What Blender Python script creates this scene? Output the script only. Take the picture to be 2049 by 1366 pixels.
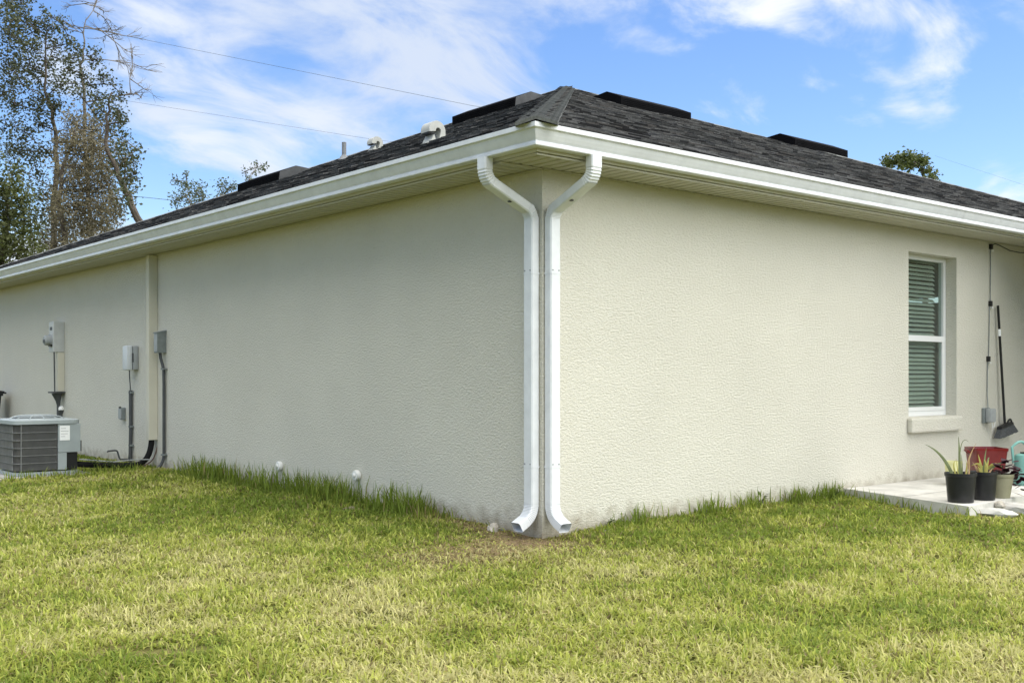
import bpy, bmesh, math, random
import numpy as np
from mathutils import Vector, Matrix

for o in list(bpy.data.objects):
    bpy.data.objects.remove(o)
scene = bpy.context.scene
col = scene.collection
random.seed(7)
rng = np.random.default_rng(11)

# ------------------------------------------------------------------ camera
cam_data = bpy.data.cameras.new('camera')
cam = bpy.data.objects.new('camera', cam_data)
col.objects.link(cam)
cam.location = (-5.326, -6.041, 1.163)
cam.rotation_euler = (math.radians(90), 0, math.radians(-39.798))
cam_data.sensor_width = 36
cam_data.lens = 36 * 2162.9 / 2049
cam_data.shift_y = 0.0342
cam_data.clip_end = 3000
scene.camera = cam
scene.render.resolution_x = 1024
scene.render.resolution_y = 682

# ------------------------------------------------------------------ sky and sun
SUN_EL = math.radians(61)
SUN_AZ = math.radians(-52)          # direction towards the sun, measured from +X
world = bpy.data.worlds.new('World')
scene.world = world
world.use_nodes = True
wt = world.node_tree
for n in list(wt.nodes):
    wt.nodes.remove(n)
W = wt.nodes.new
wl = wt.links.new
wout = W('ShaderNodeOutputWorld')
bg = W('ShaderNodeBackground')
bg.inputs['Strength'].default_value = 0.1
sky = W('ShaderNodeTexSky')
sky.sky_type = 'NISHITA'
sky.sun_disc = False
sky.sun_elevation = SUN_EL
sky.sun_rotation = math.radians(90) - SUN_AZ
sky.air_density = 1.0
sky.dust_density = 0.6
sky.ozone_density = 2.2
tc = W('ShaderNodeTexCoord')
sep = W('ShaderNodeSeparateXYZ')
wl(tc.outputs['Generated'], sep.inputs[0])
def wmath(op, a, b=None, c=None):
    n = W('ShaderNodeMath')
    n.operation = op
    for i, v in enumerate((a, b, c)):
        if v is None:
            continue
        if isinstance(v, (int, float)):
            n.inputs[i].default_value = v
        else:
            wl(v, n.inputs[i])
    return n.outputs[0]
den = wmath('ADD', wmath('MAXIMUM', sep.outputs['Z'], 0.0), 0.34)
comb = W('ShaderNodeCombineXYZ')
wl(wmath('DIVIDE', sep.outputs['X'], den), comb.inputs[0])
wl(wmath('DIVIDE', sep.outputs['Y'], den), comb.inputs[1])
comb.inputs[2].default_value = 25.0
def wnoise(scale, detail, rough, dist, vec):
    n = W('ShaderNodeTexNoise')
    n.inputs['Scale'].default_value = scale
    n.inputs['Detail'].default_value = detail
    n.inputs['Roughness'].default_value = rough
    n.inputs['Distortion'].default_value = dist
    wl(vec, n.inputs['Vector'])
    return n.outputs['Fac']
wmap = W('ShaderNodeMapping')
wl(comb.outputs[0], wmap.inputs[0])
wmap.inputs['Rotation'].default_value = (0, 0, math.radians(-20))
wmap.inputs['Scale'].default_value = (1.0, 1.45, 1.0)
big = wnoise(1.25, 4.0, 0.55, 0.4, wmap.outputs[0])
fine = wnoise(4.2, 8.0, 0.6, 0.5, wmap.outputs[0])
cl = wmath('ADD', wmath('MULTIPLY', big, 0.62), wmath('MULTIPLY', fine, 0.38))
ramp = W('ShaderNodeValToRGB')
ramp.color_ramp.interpolation = 'EASE'
ramp.color_ramp.elements[0].position = 0.455
ramp.color_ramp.elements[0].color = (0, 0, 0, 1)
ramp.color_ramp.elements[1].position = 0.585
ramp.color_ramp.elements[1].color = (0.93, 0.93, 0.93, 1)
wl(cl, ramp.inputs[0])
cshade = W('ShaderNodeValToRGB')
cshade.color_ramp.elements[0].position = 0.35
cshade.color_ramp.elements[0].color = (1.5, 1.68, 2.0, 1)
cshade.color_ramp.elements[1].position = 0.62
cshade.color_ramp.elements[1].color = (2.2, 2.25, 2.3, 1)
wl(wnoise(1.3, 4, 0.5, 0.2, comb.outputs[0]), cshade.inputs[0])
hs = W('ShaderNodeHueSaturation')
hs.inputs['Saturation'].default_value = 1.2
hs.inputs['Hue'].default_value = 0.509
hs.inputs['Value'].default_value = 0.45
wl(sky.outputs[0], hs.inputs['Color'])
mixc = W('ShaderNodeMixRGB')
wl(ramp.outputs[0], mixc.inputs[0])
wl(hs.outputs[0], mixc.inputs[1])
wl(cshade.outputs[0], mixc.inputs[2])
wl(mixc.outputs[0], bg.inputs['Color'])
wl(bg.outputs[0], wout.inputs[0])

sun_data = bpy.data.lights.new('sun', 'SUN')
sun_data.energy = 1.5
sun_data.angle = math.radians(116)
sun_data.color = (1.0, 0.955, 0.82)
sun = bpy.data.objects.new('sun', sun_data)
col.objects.link(sun)
sdir = Vector((math.cos(SUN_EL) * math.cos(SUN_AZ), math.cos(SUN_EL) * math.sin(SUN_AZ), math.sin(SUN_EL)))
sun.rotation_euler = sdir.to_track_quat('Z', 'Y').to_euler()
sun.location = (6, -12, 14)

vs = scene.view_settings
vs.view_transform = 'Standard'
vs.look = 'None'
vs.exposure = 2.28
vs.gamma = 1.0
vs.use_curve_mapping = False

# ------------------------------------------------------------------ helpers
def link(o, parent=None):
    col.objects.link(o)
    if parent is not None:
        o.parent = parent
    return o

def empty(name, loc=(0, 0, 0), rz=0.0):
    o = bpy.data.objects.new(name, None)
    o.location = loc
    o.rotation_euler = (0, 0, rz)
    o.empty_display_size = 0.2
    return link(o)

def tag(o, label=None, cat=None, group=None, kind=None):
    if label: o['label'] = label
    if cat: o['category'] = cat
    if group: o['group'] = group
    if kind: o['kind'] = kind
    return o

class MB:
    """collects shapes and links them as one mesh object"""
    def __init__(self):
        self.v = []; self.f = []; self.m = []
    def add(self, vs, fs, mi=0):
        n = len(self.v)
        self.v += [tuple(p) for p in vs]
        self.f += [tuple(i + n for i in q) for q in fs]
        self.m += [mi] * len(fs)
        return self
    def box(self, a, b, mi=0, bev=0.0):
        x0, y0, z0 = (min(a[i], b[i]) for i in range(3))
        x1, y1, z1 = (max(a[i], b[i]) for i in range(3))
        if bev <= 0:
            return self.add([(x0,y0,z0),(x1,y0,z0),(x1,y1,z0),(x0,y1,z0),(x0,y0,z1),(x1,y0,z1),(x1,y1,z1),(x0,y1,z1)],
                            [(0,3,2,1),(4,5,6,7),(0,1,5,4),(1,2,6,5),(2,3,7,6),(3,0,4,7)], mi)
        bm = bmesh.new()
        bmesh.ops.create_cube(bm, size=1.0)
        for v in bm.verts:
            v.co = ((x0+x1)/2 + v.co.x*(x1-x0), (y0+y1)/2 + v.co.y*(y1-y0), (z0+z1)/2 + v.co.z*(z1-z0))
        bmesh.ops.bevel(bm, geom=list(bm.edges), offset=bev, segments=2, affect='EDGES', profile=0.6)
        self.bm(bm, mi)
        return self
    def bm(self, bm, mi=0, mat=None):
        bm.verts.index_update()
        vs = [(mat @ v.co) if mat else v.co.copy() for v in bm.verts]
        self.add(vs, [[v.index for v in f.verts] for f in bm.faces], mi)
        bm.free()
    def tube(self, pts, r, n=8, mi=0, cap=True):
        """tapered round tube through pts, r a number or a list"""
        pts = [Vector(p) for p in pts]
        rs = r if isinstance(r, (list, tuple)) else [r] * len(pts)
        rings = []
        prev = None
        for i, p in enumerate(pts):
            t = (pts[min(i+1, len(pts)-1)] - pts[max(i-1, 0)]).normalized()
            if prev is None:
                a = Vector((0, 0, 1)) if abs(t.z) < 0.9 else Vector((1, 0, 0))
                u = t.cross(a).normalized()
            else:
                u = (prev - t * prev.dot(t)).normalized()
            prev = u
            w = t.cross(u)
            rings.append([p + (u*math.cos(2*math.pi*k/n) + w*math.sin(2*math.pi*k/n)) * rs[i] for k in range(n)])
        vs = [q for ring in rings for q in ring]
        fs = []
        for i in range(len(pts)-1):
            for k in range(n):
                k2 = (k+1) % n
                fs.append((i*n+k, i*n+k2, (i+1)*n+k2, (i+1)*n+k))
        if cap:
            fs.append(tuple(range(n-1, -1, -1)))
            fs.append(tuple((len(pts)-1)*n + k for k in range(n)))
        return self.add(vs, fs, mi)
    def lathe(self, prof, c=(0, 0, 0), n=24, mi=0, closed=False):
        """prof: list of (radius, z) about a vertical axis at c"""
        vs = []
        for r, z in prof:
            for k in range(n):
                a = 2*math.pi*k/n
                vs.append((c[0]+r*math.cos(a), c[1]+r*math.sin(a), c[2]+z))
        fs = []
        for i in range(len(prof)-1):
            for k in range(n):
                k2 = (k+1) % n
                fs.append((i*n+k, i*n+k2, (i+1)*n+k2, (i+1)*n+k))
        return self.add(vs, fs, mi)
    def prism(self, poly, ext, mi=0):
        """poly: 3D points of a flat outline, ext: extrusion vector"""
        e = Vector(ext)
        n = len(poly)
        vs = [Vector(p) for p in poly] + [Vector(p) + e for p in poly]
        fs = [tuple(range(n-1, -1, -1)), tuple(range(n, 2*n))]
        fs += [(i, (i+1) % n, n+(i+1) % n, n+i) for i in range(n)]
        return self.add(vs, fs, mi)
    def mesh(self, name, mats, smooth=False):
        me = bpy.data.meshes.new(name)
        me.from_pydata([tuple(p) for p in self.v], [], self.f)
        for m in (mats if isinstance(mats, (list, tuple)) else [mats]):
            me.materials.append(m)
        me.polygons.foreach_set('material_index', self.m)
        bm = bmesh.new()
        bm.from_mesh(me)
        bmesh.ops.recalc_face_normals(bm, faces=bm.faces)
        bm.to_mesh(me)
        bm.free()
        if smooth:
            me.polygons.foreach_set('use_smooth', [True] * len(me.polygons))
            try:
                me.set_sharp_from_angle(angle=math.radians(38))
            except Exception:
                pass
        me.update()
        return me
    def build(self, name, mats, parent=None, smooth=False):
        return link(bpy.data.objects.new(name, self.mesh(name, mats, smooth)), parent)

def npmesh(name, verts, loops, starts, totals, mats, mat_idx=None, colors=None):
    """mesh straight from numpy arrays; colors: per-vertex RGBA"""
    me = bpy.data.meshes.new(name)
    me.vertices.add(len(verts))
    me.vertices.foreach_set('co', np.asarray(verts, dtype=np.float32).ravel())
    me.loops.add(len(loops))
    me.loops.foreach_set('vertex_index', np.asarray(loops, dtype=np.int32))
    me.polygons.add(len(starts))
    me.polygons.foreach_set('loop_start', np.asarray(starts, dtype=np.int32))
    me.polygons.foreach_set('loop_total', np.asarray(totals, dtype=np.int32))
    for m in mats:
        me.materials.append(m)
    if mat_idx is not None:
        me.polygons.foreach_set('material_index', np.asarray(mat_idx, dtype=np.int32))
    if colors is not None:
        at = me.color_attributes.new('tint', 'FLOAT_COLOR', 'POINT')
        at.data.foreach_set('color', np.asarray(colors, dtype=np.float32).ravel())
    me.update(calc_edges=True)
    return me

def bez(p0, p1, p2, n=8):
    p0, p1, p2 = Vector(p0), Vector(p1), Vector(p2)
    return [(1-t)**2*p0 + 2*t*(1-t)*p1 + t*t*p2 for t in (i/n for i in range(n+1))]

# ------------------------------------------------------------------ materials
def mat(name, color, rough=0.6, spec=0.3, metal=0.0, var=0.0, vscale=6.0, bump=0.0, bscale=60.0, bdist=0.004,
        attr=None, trans=0.0, col2=None, objvar=0.0, bdetail=3.0):
    m = bpy.data.materials.new(name)
    m.use_nodes = True
    nt = m.node_tree
    p = nt.nodes['Principled BSDF']
    p.inputs['Roughness'].default_value = rough
    p.inputs['Specular IOR Level'].default_value = spec
    p.inputs['Metallic'].default_value = metal
    c4 = tuple(color) + (1,)
    p.inputs['Base Color'].default_value = c4
    N, L = nt.nodes.new, nt.links.new
    tcn = N('ShaderNodeTexCoord')
    out = None
    if attr:
        a = N('ShaderNodeAttribute')
        a.attribute_name = attr
        out = a.outputs['Color']
    if var > 0:
        nz = N('ShaderNodeTexNoise')
        nz.inputs['Scale'].default_value = vscale
        nz.inputs['Detail'].default_value = 5
        nz.inputs['Roughness'].default_value = 0.62
        L(tcn.outputs['Object'], nz.inputs['Vector'])
        r = N('ShaderNodeValToRGB')
        r.color_ramp.elements[0].position = 0.32
        r.color_ramp.elements[1].position = 0.68
        lo = col2 if col2 else tuple(v*(1-var) for v in color)
        hi = color if col2 else tuple(min(1, v*(1+var*0.6)) for v in color)
        r.color_ramp.elements[0].color = tuple(lo) + (1,)
        r.color_ramp.elements[1].color = tuple(hi) + (1,)
        L(nz.outputs['Fac'], r.inputs[0])
        if out is not None:
            mx = N('ShaderNodeMixRGB')
            mx.blend_type = 'MULTIPLY'
            mx.inputs[0].default_value = 1
            L(out, mx.inputs[1]); L(r.outputs[0], mx.inputs[2])
            out = mx.outputs[0]
        else:
            out = r.outputs[0]
    if objvar > 0:
        oi = N('ShaderNodeObjectInfo')
        mr = N('ShaderNodeMapRange')
        mr.inputs[3].default_value = 1-objvar
        mr.inputs[4].default_value = 1+objvar
        L(oi.outputs['Random'], mr.inputs[0])
        mx = N('ShaderNodeVectorMath')
        mx.operation = 'SCALE'
        if out is not None:
            L(out, mx.inputs[0])
        else:
            mx.inputs[0].default_value = color
        L(mr.outputs[0], mx.inputs['Scale'])
        out = mx.outputs[0]
    if out is not None:
        L(out, p.inputs['Base Color'])
    if bump > 0:
        nb = N('ShaderNodeTexNoise')
        nb.inputs['Scale'].default_value = bscale
        nb.inputs['Detail'].default_value = bdetail
        L(tcn.outputs['Object'], nb.inputs['Vector'])
        b = N('ShaderNodeBump')
        b.inputs['Strength'].default_value = bump
        b.inputs['Distance'].default_value = bdist
        L(nb.outputs['Fac'], b.inputs['Height'])
        L(b.outputs[0], p.inputs['Normal'])
    if trans > 0:
        t = N('ShaderNodeBsdfTranslucent')
        if out is not None:
            L(out, t.inputs['Color'])
        else:
            t.inputs['Color'].default_value = c4
        ms = N('ShaderNodeMixShader')
        ms.inputs[0].default_value = trans
        L(p.outputs[0], ms.inputs[1]); L(t.outputs[0], ms.inputs[2])
        L(ms.outputs[0], nt.nodes['Material Output'].inputs[0])
    return m

M = {}
def stucco(name, color):
    m = mat(name, color, rough=0.92, spec=0.15)
    nt = m.node_tree
    N, L = nt.nodes.new, nt.links.new
    p = nt.nodes['Principled BSDF']
    tcn = N('ShaderNodeTexCoord')
    mp = N('ShaderNodeMapping')
    mp.inputs['Scale'].default_value = (1, 1, 2.0)
    L(tcn.outputs['Object'], mp.inputs[0])
    n1 = N('ShaderNodeTexNoise'); n1.inputs['Scale'].default_value = 35; n1.inputs['Detail'].default_value = 5
    n1.inputs['Roughness'].default_value = 0.6; n1.inputs['Distortion'].default_value = 0.25
    L(mp.outputs[0], n1.inputs['Vector'])
    r1 = N('ShaderNodeValToRGB')
    r1.color_ramp.elements[0].position = 0.38; r1.color_ramp.elements[1].position = 0.64
    L(n1.outputs['Fac'], r1.inputs[0])
    n2 = N('ShaderNodeTexNoise'); n2.inputs['Scale'].default_value = 150; n2.inputs['Detail'].default_value = 3
    L(tcn.outputs['Object'], n2.inputs['Vector'])
    ad = N('ShaderNodeMath'); ad.operation = 'MULTIPLY_ADD'
    ad.inputs[1].default_value = 0.10
    L(n2.outputs['Fac'], ad.inputs[0]); L(r1.outputs[0], ad.inputs[2])
    b = N('ShaderNodeBump'); b.inputs['Strength'].default_value = 0.8; b.inputs['Distance'].default_value = 0.0055
    L(ad.outputs[0], b.inputs['Height']); L(b.outputs[0], p.inputs['Normal'])
    # faint blotches, and splash dirt close to the soil
    n3 = N('ShaderNodeTexNoise'); n3.inputs['Scale'].default_value = 1.1; n3.inputs['Detail'].default_value = 6
    L(tcn.outputs['Object'], n3.inputs['Vector'])
    mr = N('ShaderNodeMapRange'); mr.inputs[1].default_value = 0.3; mr.inputs[2].default_value = 0.7
    mr.inputs[3].default_value = 0.965; mr.inputs[4].default_value = 1.03
    L(n3.outputs['Fac'], mr.inputs[0])
    sc = N('ShaderNodeVectorMath'); sc.operation = 'SCALE'; sc.inputs[0].default_value = color
    L(mr.outputs[0], sc.inputs['Scale'])
    sp = N('ShaderNodeSeparateXYZ'); L(tcn.outputs['Object'], sp.inputs[0])
    n4 = N('ShaderNodeTexNoise'); n4.inputs['Scale'].default_value = 9; n4.inputs['Detail'].default_value = 6
    L(tcn.outputs['Object'], n4.inputs['Vector'])
    hh = N('ShaderNodeMath'); hh.operation = 'MULTIPLY_ADD'; hh.inputs[1].default_value = -0.35
    L(n4.outputs['Fac'], hh.inputs[0]); L(sp.outputs['Z'], hh.inputs[2])
    dr = N('ShaderNodeMapRange'); dr.inputs[1].default_value = -0.2; dr.inputs[2].default_value = -0.02
    dr.inputs[3].default_value = 0.75; dr.inputs[4].default_value = 0.0
    L(hh.outputs[0], dr.inputs[0])
    mx = N('ShaderNodeMixRGB'); mx.inputs[2].default_value = (0.27, 0.23, 0.16, 1)
    L(dr.outputs[0], mx.inputs[0]); L(sc.outputs[0], mx.inputs[1]); L(mx.outputs[0], p.inputs['Base Color'])
    return m
M['stucco'] = stucco('stucco', (0.635, 0.615, 0.53))
M['trim'] = mat('painted_trim', (0.60, 0.575, 0.47), 0.7, 0.3, var=0.05, vscale=3)
M['white'] = mat('white_enamel', (0.70, 0.72, 0.735), 0.36, 0.45, var=0.09, vscale=7)
M['vinyl'] = mat('white_vinyl', (0.74, 0.75, 0.74), 0.4, 0.4)
M['soffit'] = mat('soffit_vinyl', (0.52, 0.505, 0.42), 0.55, 0.3, var=0.05, vscale=2)
M['shingle'] = [mat('shingle_%s' % n, c, 0.93, 0.15, var=0.45, vscale=38, bump=0.5, bscale=220, bdist=0.004)
                for n, c in (('black', (0.018, 0.018, 0.019)), ('charcoal', (0.045, 0.046, 0.046)), ('slate', (0.080, 0.081, 0.081)),
                             ('grey', (0.112, 0.112, 0.111)), ('brown', (0.072, 0.068, 0.065)))]
M['hipcap'] = mat('hip_shingle', (0.165, 0.170, 0.165), 0.93, 0.15, var=0.35, vscale=60, bump=0.5, bscale=220, objvar=0.16)
M['deck'] = mat('roof_felt', (0.02, 0.02, 0.021), 0.95, 0.1, var=0.4, vscale=20)
M['blackmetal'] = mat('black_metal', (0.006, 0.006, 0.007), 0.9, 0.05, var=0.3, vscale=5)
M['ventgrey'] = mat('vent_hood', (0.075, 0.078, 0.080), 0.7, 0.3, var=0.3, vscale=8)
M['beige'] = mat('beige_hood', (0.43, 0.435, 0.40), 0.5, 0.4, var=0.1, vscale=9)
M['lead'] = mat('lead_pipe', (0.20, 0.21, 0.22), 0.6, 0.4, var=0.25, vscale=14)
M['concrete'] = mat('concrete', (0.60, 0.585, 0.54), 0.9, 0.15, var=0.25, vscale=3.2, bump=0.4, bscale=90)
M['oldconcrete'] = mat('grey_concrete', (0.36, 0.35, 0.33), 0.92, 0.15, var=0.3, vscale=7, bump=0.7, bscale=70)
M['rock'] = mat('pale_stone', (0.50, 0.46, 0.39), 0.92, 0.15, var=0.4, vscale=14, bump=0.8, bscale=50, bdist=0.01)
M['tanrock'] = mat('tan_stone', (0.24, 0.20, 0.14), 0.92, 0.15, var=0.4, vscale=14, bump=0.8, bscale=50, bdist=0.01)
M['acpaint'] = mat('grey_cabinet_paint', (0.33, 0.37, 0.375), 0.45, 0.4, var=0.1, vscale=4)
M['acdark'] = mat('condenser_coil', (0.085, 0.08, 0.072), 0.6, 0.4, var=0.35, vscale=9)
M['aclouver'] = mat('coil_guard', (0.20, 0.205, 0.20), 0.5, 0.4, var=0.15, vscale=9)
M['black'] = mat('black_plastic', (0.012, 0.012, 0.013), 0.45, 0.4, var=0.2, vscale=8)
M['foam'] = mat('black_foam', (0.010, 0.010, 0.010), 0.85, 0.2, bump=0.4, bscale=80)
M['boxgrey'] = mat('grey_box_plastic', (0.34, 0.36, 0.36), 0.55, 0.35, var=0.1, vscale=9)
M['steelgrey'] = mat('grey_steel', (0.20, 0.225, 0.22), 0.5, 0.4, var=0.2, vscale=12)
M['darkgrey'] = mat('dark_conduit', (0.07, 0.075, 0.077), 0.6, 0.35, var=0.2, vscale=10)
M['paper'] = mat('white_paper', (0.86, 0.87, 0.86), 0.8, 0.2)
M['print'] = mat('faded_print', (0.30, 0.31, 0.33), 0.8, 0.2)
M['meterpaint'] = mat('meter_paint', (0.52, 0.53, 0.51), 0.5, 0.35, var=0.08, vscale=8)
M['copper'] = mat('dull_copper', (0.13, 0.085, 0.06), 0.5, 0.4, metal=0.4, var=0.3, vscale=20)
M['pvc'] = mat('white_pvc', (0.74, 0.74, 0.71), 0.4, 0.4)
M['slat'] = mat('blind_slat', (0.72, 0.71, 0.65), 0.6, 0.3)
M['pot'] = mat('black_nursery_pot', (0.016, 0.016, 0.018), 0.42, 0.45, var=0.3, vscale=10)
M['tanpot'] = mat('tan_plastic_pot', (0.30, 0.285, 0.19), 0.55, 0.35, var=0.12, vscale=10)
M['redpot'] = mat('red_glazed_pot', (0.17, 0.006, 0.009), 0.3, 0.5, var=0.25, vscale=9)
M['yellow'] = mat('pale_yellow_plastic', (0.72, 0.70, 0.36), 0.5, 0.4)
M['teal'] = mat('teal_plastic', (0.20, 0.43, 0.38), 0.4, 0.45, var=0.1, vscale=7)
M['bristle'] = mat('grey_bristle', (0.085, 0.09, 0.092), 0.9, 0.2, var=0.4, vscale=60)
M['potsoil'] = mat('potting_soil', (0.035, 0.026, 0.018), 0.95, 0.1, var=0.5, vscale=30, bump=0.6, bscale=90)
M['purple'] = mat('purple_leaf', (0.045, 0.010, 0.018), 0.5, 0.35, var=0.4, vscale=30, trans=0.15)
M['aloe'] = mat('aloe_leaf', (0.17, 0.20, 0.085), 0.45, 0.4, var=0.3, vscale=12)
M['aloepink'] = mat('sunburnt_leaf', (0.44, 0.29, 0.15), 0.5, 0.4, var=0.3, vscale=12)
M['yleaf'] = mat('yellow_leaf', (0.50, 0.46, 0.12), 0.5, 0.35, var=0.3, vscale=15, trans=0.2)
M['bark'] = mat('bark', (0.105, 0.088, 0.072), 0.95, 0.1, var=0.5, vscale=3, bump=0.8, bscale=18, bdist=0.03)
M['palebark'] = mat('grey_bark', (0.19, 0.17, 0.15), 0.95, 0.1, var=0.4, vscale=4)
def leafmat(name, c, tr=0.25):
    return mat(name, c, 0.55, 0.3, var=0.5, vscale=1.6, trans=tr)
M['leaf_dark'] = leafmat('leaf_dark_green', (0.078, 0.090, 0.044))
M['leaf_olive'] = leafmat('leaf_olive', (0.080, 0.095, 0.028))
M['leaf_brown'] = leafmat('leaf_dry_brown', (0.185, 0.162, 0.098))
M['leaf_grey'] = leafmat('leaf_grey_green', (0.115, 0.140, 0.085))
M['leaf_fresh'] = leafmat('leaf_fresh_green', (0.105, 0.130, 0.036))
M['grass'] = mat('grass_blade', (1, 1, 1), 0.6, 0.25, attr='tint', trans=0.5)
M['weed'] = mat('weed_leaf', (0.075, 0.115, 0.030), 0.6, 0.25, var=0.4, vscale=20, trans=0.3)

def glass():
    m = bpy.data.materials.new('window_glass')
    m.use_nodes = True
    nt = m.node_tree
    for n in list(nt.nodes):
        nt.nodes.remove(n)
    N, L = nt.nodes.new, nt.links.new
    o = N('ShaderNodeOutputMaterial'); t = N('ShaderNodeBsdfTransparent'); g = N('ShaderNodeBsdfGlossy')
    t.inputs[0].default_value = (0.76, 0.82, 0.79, 1)
    g.inputs['Roughness'].default_value = 0.02
    g.inputs['Color'].default_value = (0.92, 0.95, 0.95, 1)
    fr = N('ShaderNodeLayerWeight'); fr.inputs['Blend'].default_value = 0.5
    pw = N('ShaderNodeMath'); pw.operation = 'POWER'; pw.inputs[1].default_value = 3.0
    mm = N('ShaderNodeMath'); mm.operation = 'MULTIPLY_ADD'; mm.inputs[1].default_value = 0.75; mm.inputs[2].default_value = 0.045
    mx = N('ShaderNodeMixShader')
    L(fr.outputs['Facing'], pw.inputs[0]); L(pw.outputs[0], mm.inputs[0]); L(mm.outputs[0], mx.inputs[0])
    L(t.outputs[0], mx.inputs[1]); L(g.outputs[0], mx.inputs[2]); L(mx.outputs[0], o.inputs[0])
    return m
M['glass'] = glass()

def soil():
    m = bpy.data.materials.new('thatch_and_soil')
    m.use_nodes = True
    nt = m.node_tree
    N, L = nt.nodes.new, nt.links.new
    p = nt.nodes['Principled BSDF']
    p.inputs['Roughness'].default_value = 0.97
    p.inputs['Specular IOR Level'].default_value = 0.08
    tcn = N('ShaderNodeTexCoord')
    def nz(s, d):
        n = N('ShaderNodeTexNoise'); n.inputs['Scale'].default_value = s; n.inputs['Detail'].default_value = d
        n.inputs['Roughness'].default_value = 0.65
        L(tcn.outputs['Object'], n.inputs['Vector'])
        return n.outputs['Fac']
    r1 = N('ShaderNodeValToRGB')
    r1.color_ramp.elements[0].position = 0.36; r1.color_ramp.elements[0].color = (0.075, 0.088, 0.020, 1)
    r1.color_ramp.elements[1].position = 0.64; r1.color_ramp.elements[1].color = (0.17, 0.155, 0.055, 1)
    L(nz(1.3, 6), r1.inputs[0])
    r2 = N('ShaderNodeValToRGB')
    r2.color_ramp.elements[0].position = 0.3; r2.color_ramp.elements[0].color = (0.45, 0.45, 0.45, 1)
    r2.color_ramp.elements[1].position = 0.7; r2.color_ramp.elements[1].color = (1.25, 1.25, 1.2, 1)
    L(nz(38, 6), r2.inputs[0])
    mx = N('ShaderNodeMixRGB'); mx.blend_type = 'MULTIPLY'; mx.inputs[0].default_value = 1
    L(r1.outputs[0], mx.inputs[1]); L(r2.outputs[0], mx.inputs[2])
    # washed-out bare patch below the downspouts, with a ragged outline
    at = N('ShaderNodeAttribute'); at.attribute_name = 'tint'
    mx2 = N('ShaderNodeMixRGB'); mx2.inputs[2].default_value = (0.20, 0.145, 0.085, 1)
    ma = N('ShaderNodeMath'); ma.operation = 'MULTIPLY'
    L(at.outputs['Fac'], ma.inputs[0]); L(nz(11, 5), ma.inputs[1])
    mb_ = N('ShaderNodeMapRange'); mb_.inputs[1].default_value = 0.12; mb_.inputs[2].default_value = 0.4
    L(ma.outputs[0], mb_.inputs[0])
    L(mb_.outputs[0], mx2.inputs[0]); L(mx.outputs[0], mx2.inputs[1])
    L(mx2.outputs[0], p.inputs['Base Color'])
    b = N('ShaderNodeBump'); b.inputs['Strength'].default_value = 0.7; b.inputs['Distance'].default_value = 0.02
    L(nz(55, 5), b.inputs['Height']); L(b.outputs[0], p.inputs['Normal'])
    return m
M['soil'] = soil()

# ------------------------------------------------------------------ ground
def vnoise(x, y, s, seed):
    """smooth value noise, numpy"""
    r = np.random.default_rng(seed)
    tab = r.random((256, 256))
    x = np.asarray(x, dtype=float) * s + 91.3; y = np.asarray(y, dtype=float) * s + 37.7
    xi = np.floor(x).astype(int); yi = np.floor(y).astype(int)
    fx = x - xi; fy = y - yi
    fx = fx*fx*(3-2*fx); fy = fy*fy*(3-2*fy)
    g = lambda a, b: tab[a % 256, b % 256]
    return (g(xi, yi)*(1-fx) + g(xi+1, yi)*fx)*(1-fy) + (g(xi, yi+1)*(1-fx) + g(xi+1, yi+1)*fx)*fy

def gz(x, y):
    x = np.asarray(x, dtype=float); y = np.asarray(y, dtype=float)
    d = np.hypot(np.maximum(-x, 0), np.maximum(-y, 0))
    z = -0.022*np.minimum(d, 9.0)
    z = z - 0.045*np.exp(-(x*x + y*y)/0.30)
    z = z + (vnoise(x, y, 1.7, 3) - 0.5)*0.035*np.clip(d/0.6, 0, 1) + (vnoise(x, y, 5.5, 4) - 0.5)*0.018*np.clip(d/0.4, 0, 1)
    return z

def bare(x, y):
    """how bare the washed-out soil is under the downspouts (0..1)"""
    x = np.asarray(x, dtype=float); y = np.asarray(y, dtype=float)
    a = 0.9*np.exp(-(((x+0.20)/0.34)**2 + ((y+0.02)/0.45)**2))
    b = 0.8*np.exp(-(((x+0.85)/0.55)**2 + ((y+0.25)/0.42)**2))
    c = 0.7*np.exp(-(((x+0.12)/0.13)**2 + ((y-0.7)/0.5)**2))
    return np.clip(a + b + c, 0, 1)

near = np.arange(-9, 9.01, 0.12)
far1 = np.array([-900, -400, -200, -100, -60, -40, -28, -20, -15, -12])
far2 = np.array([10.5, 13, 17, 22, 30, 45, 70, 120, 220, 400, 900])
gx = np.concatenate([far1, near, far2])
gy = np.concatenate([far1, near, far2])
X, Y = np.meshgrid(gx, gy, indexing='ij')
Zg = gz(X, Y)
verts = np.stack([X.ravel(), Y.ravel(), Zg.ravel()], 1)
nx, ny = X.shape
ii, jj = np.meshgrid(np.arange(nx-1), np.arange(ny-1), indexing='ij')
a = (ii*ny + jj).ravel()
quads = np.stack([a, a+ny, a+ny+1, a+1], 1)
bt = bare(X.ravel(), Y.ravel())
cols = np.stack([bt, bt, bt, np.ones_like(bt)], 1)
me = npmesh('ground', verts, quads.ravel(), np.arange(len(quads))*4, np.full(len(quads), 4), [M['soil']], colors=cols)
me.polygons.foreach_set('use_smooth', [True]*len(me.polygons))
ground = link(bpy.data.objects.new('ground', me))
tag(ground, 'uneven lawn soil with thatch and a bare brown patch', 'ground', kind='structure')

# ------------------------------------------------------------------ house
HZ = 2.713          # soffit height
EZ = 2.884          # gutter top / roof edge height
OH = 0.55           # eave overhang incl. gutter
FO = 0.426          # fascia face
TL, TR = 0.414, 0.397
LY, LX = 14.95, 16.4
PEAK = (7.16, 7.5, EZ + TL*(7.16+OH))
house = empty('house', (0, 0, 0))
tag(house, 'single-storey cream stucco house with charcoal hip roof and white gutters', 'house')

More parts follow.
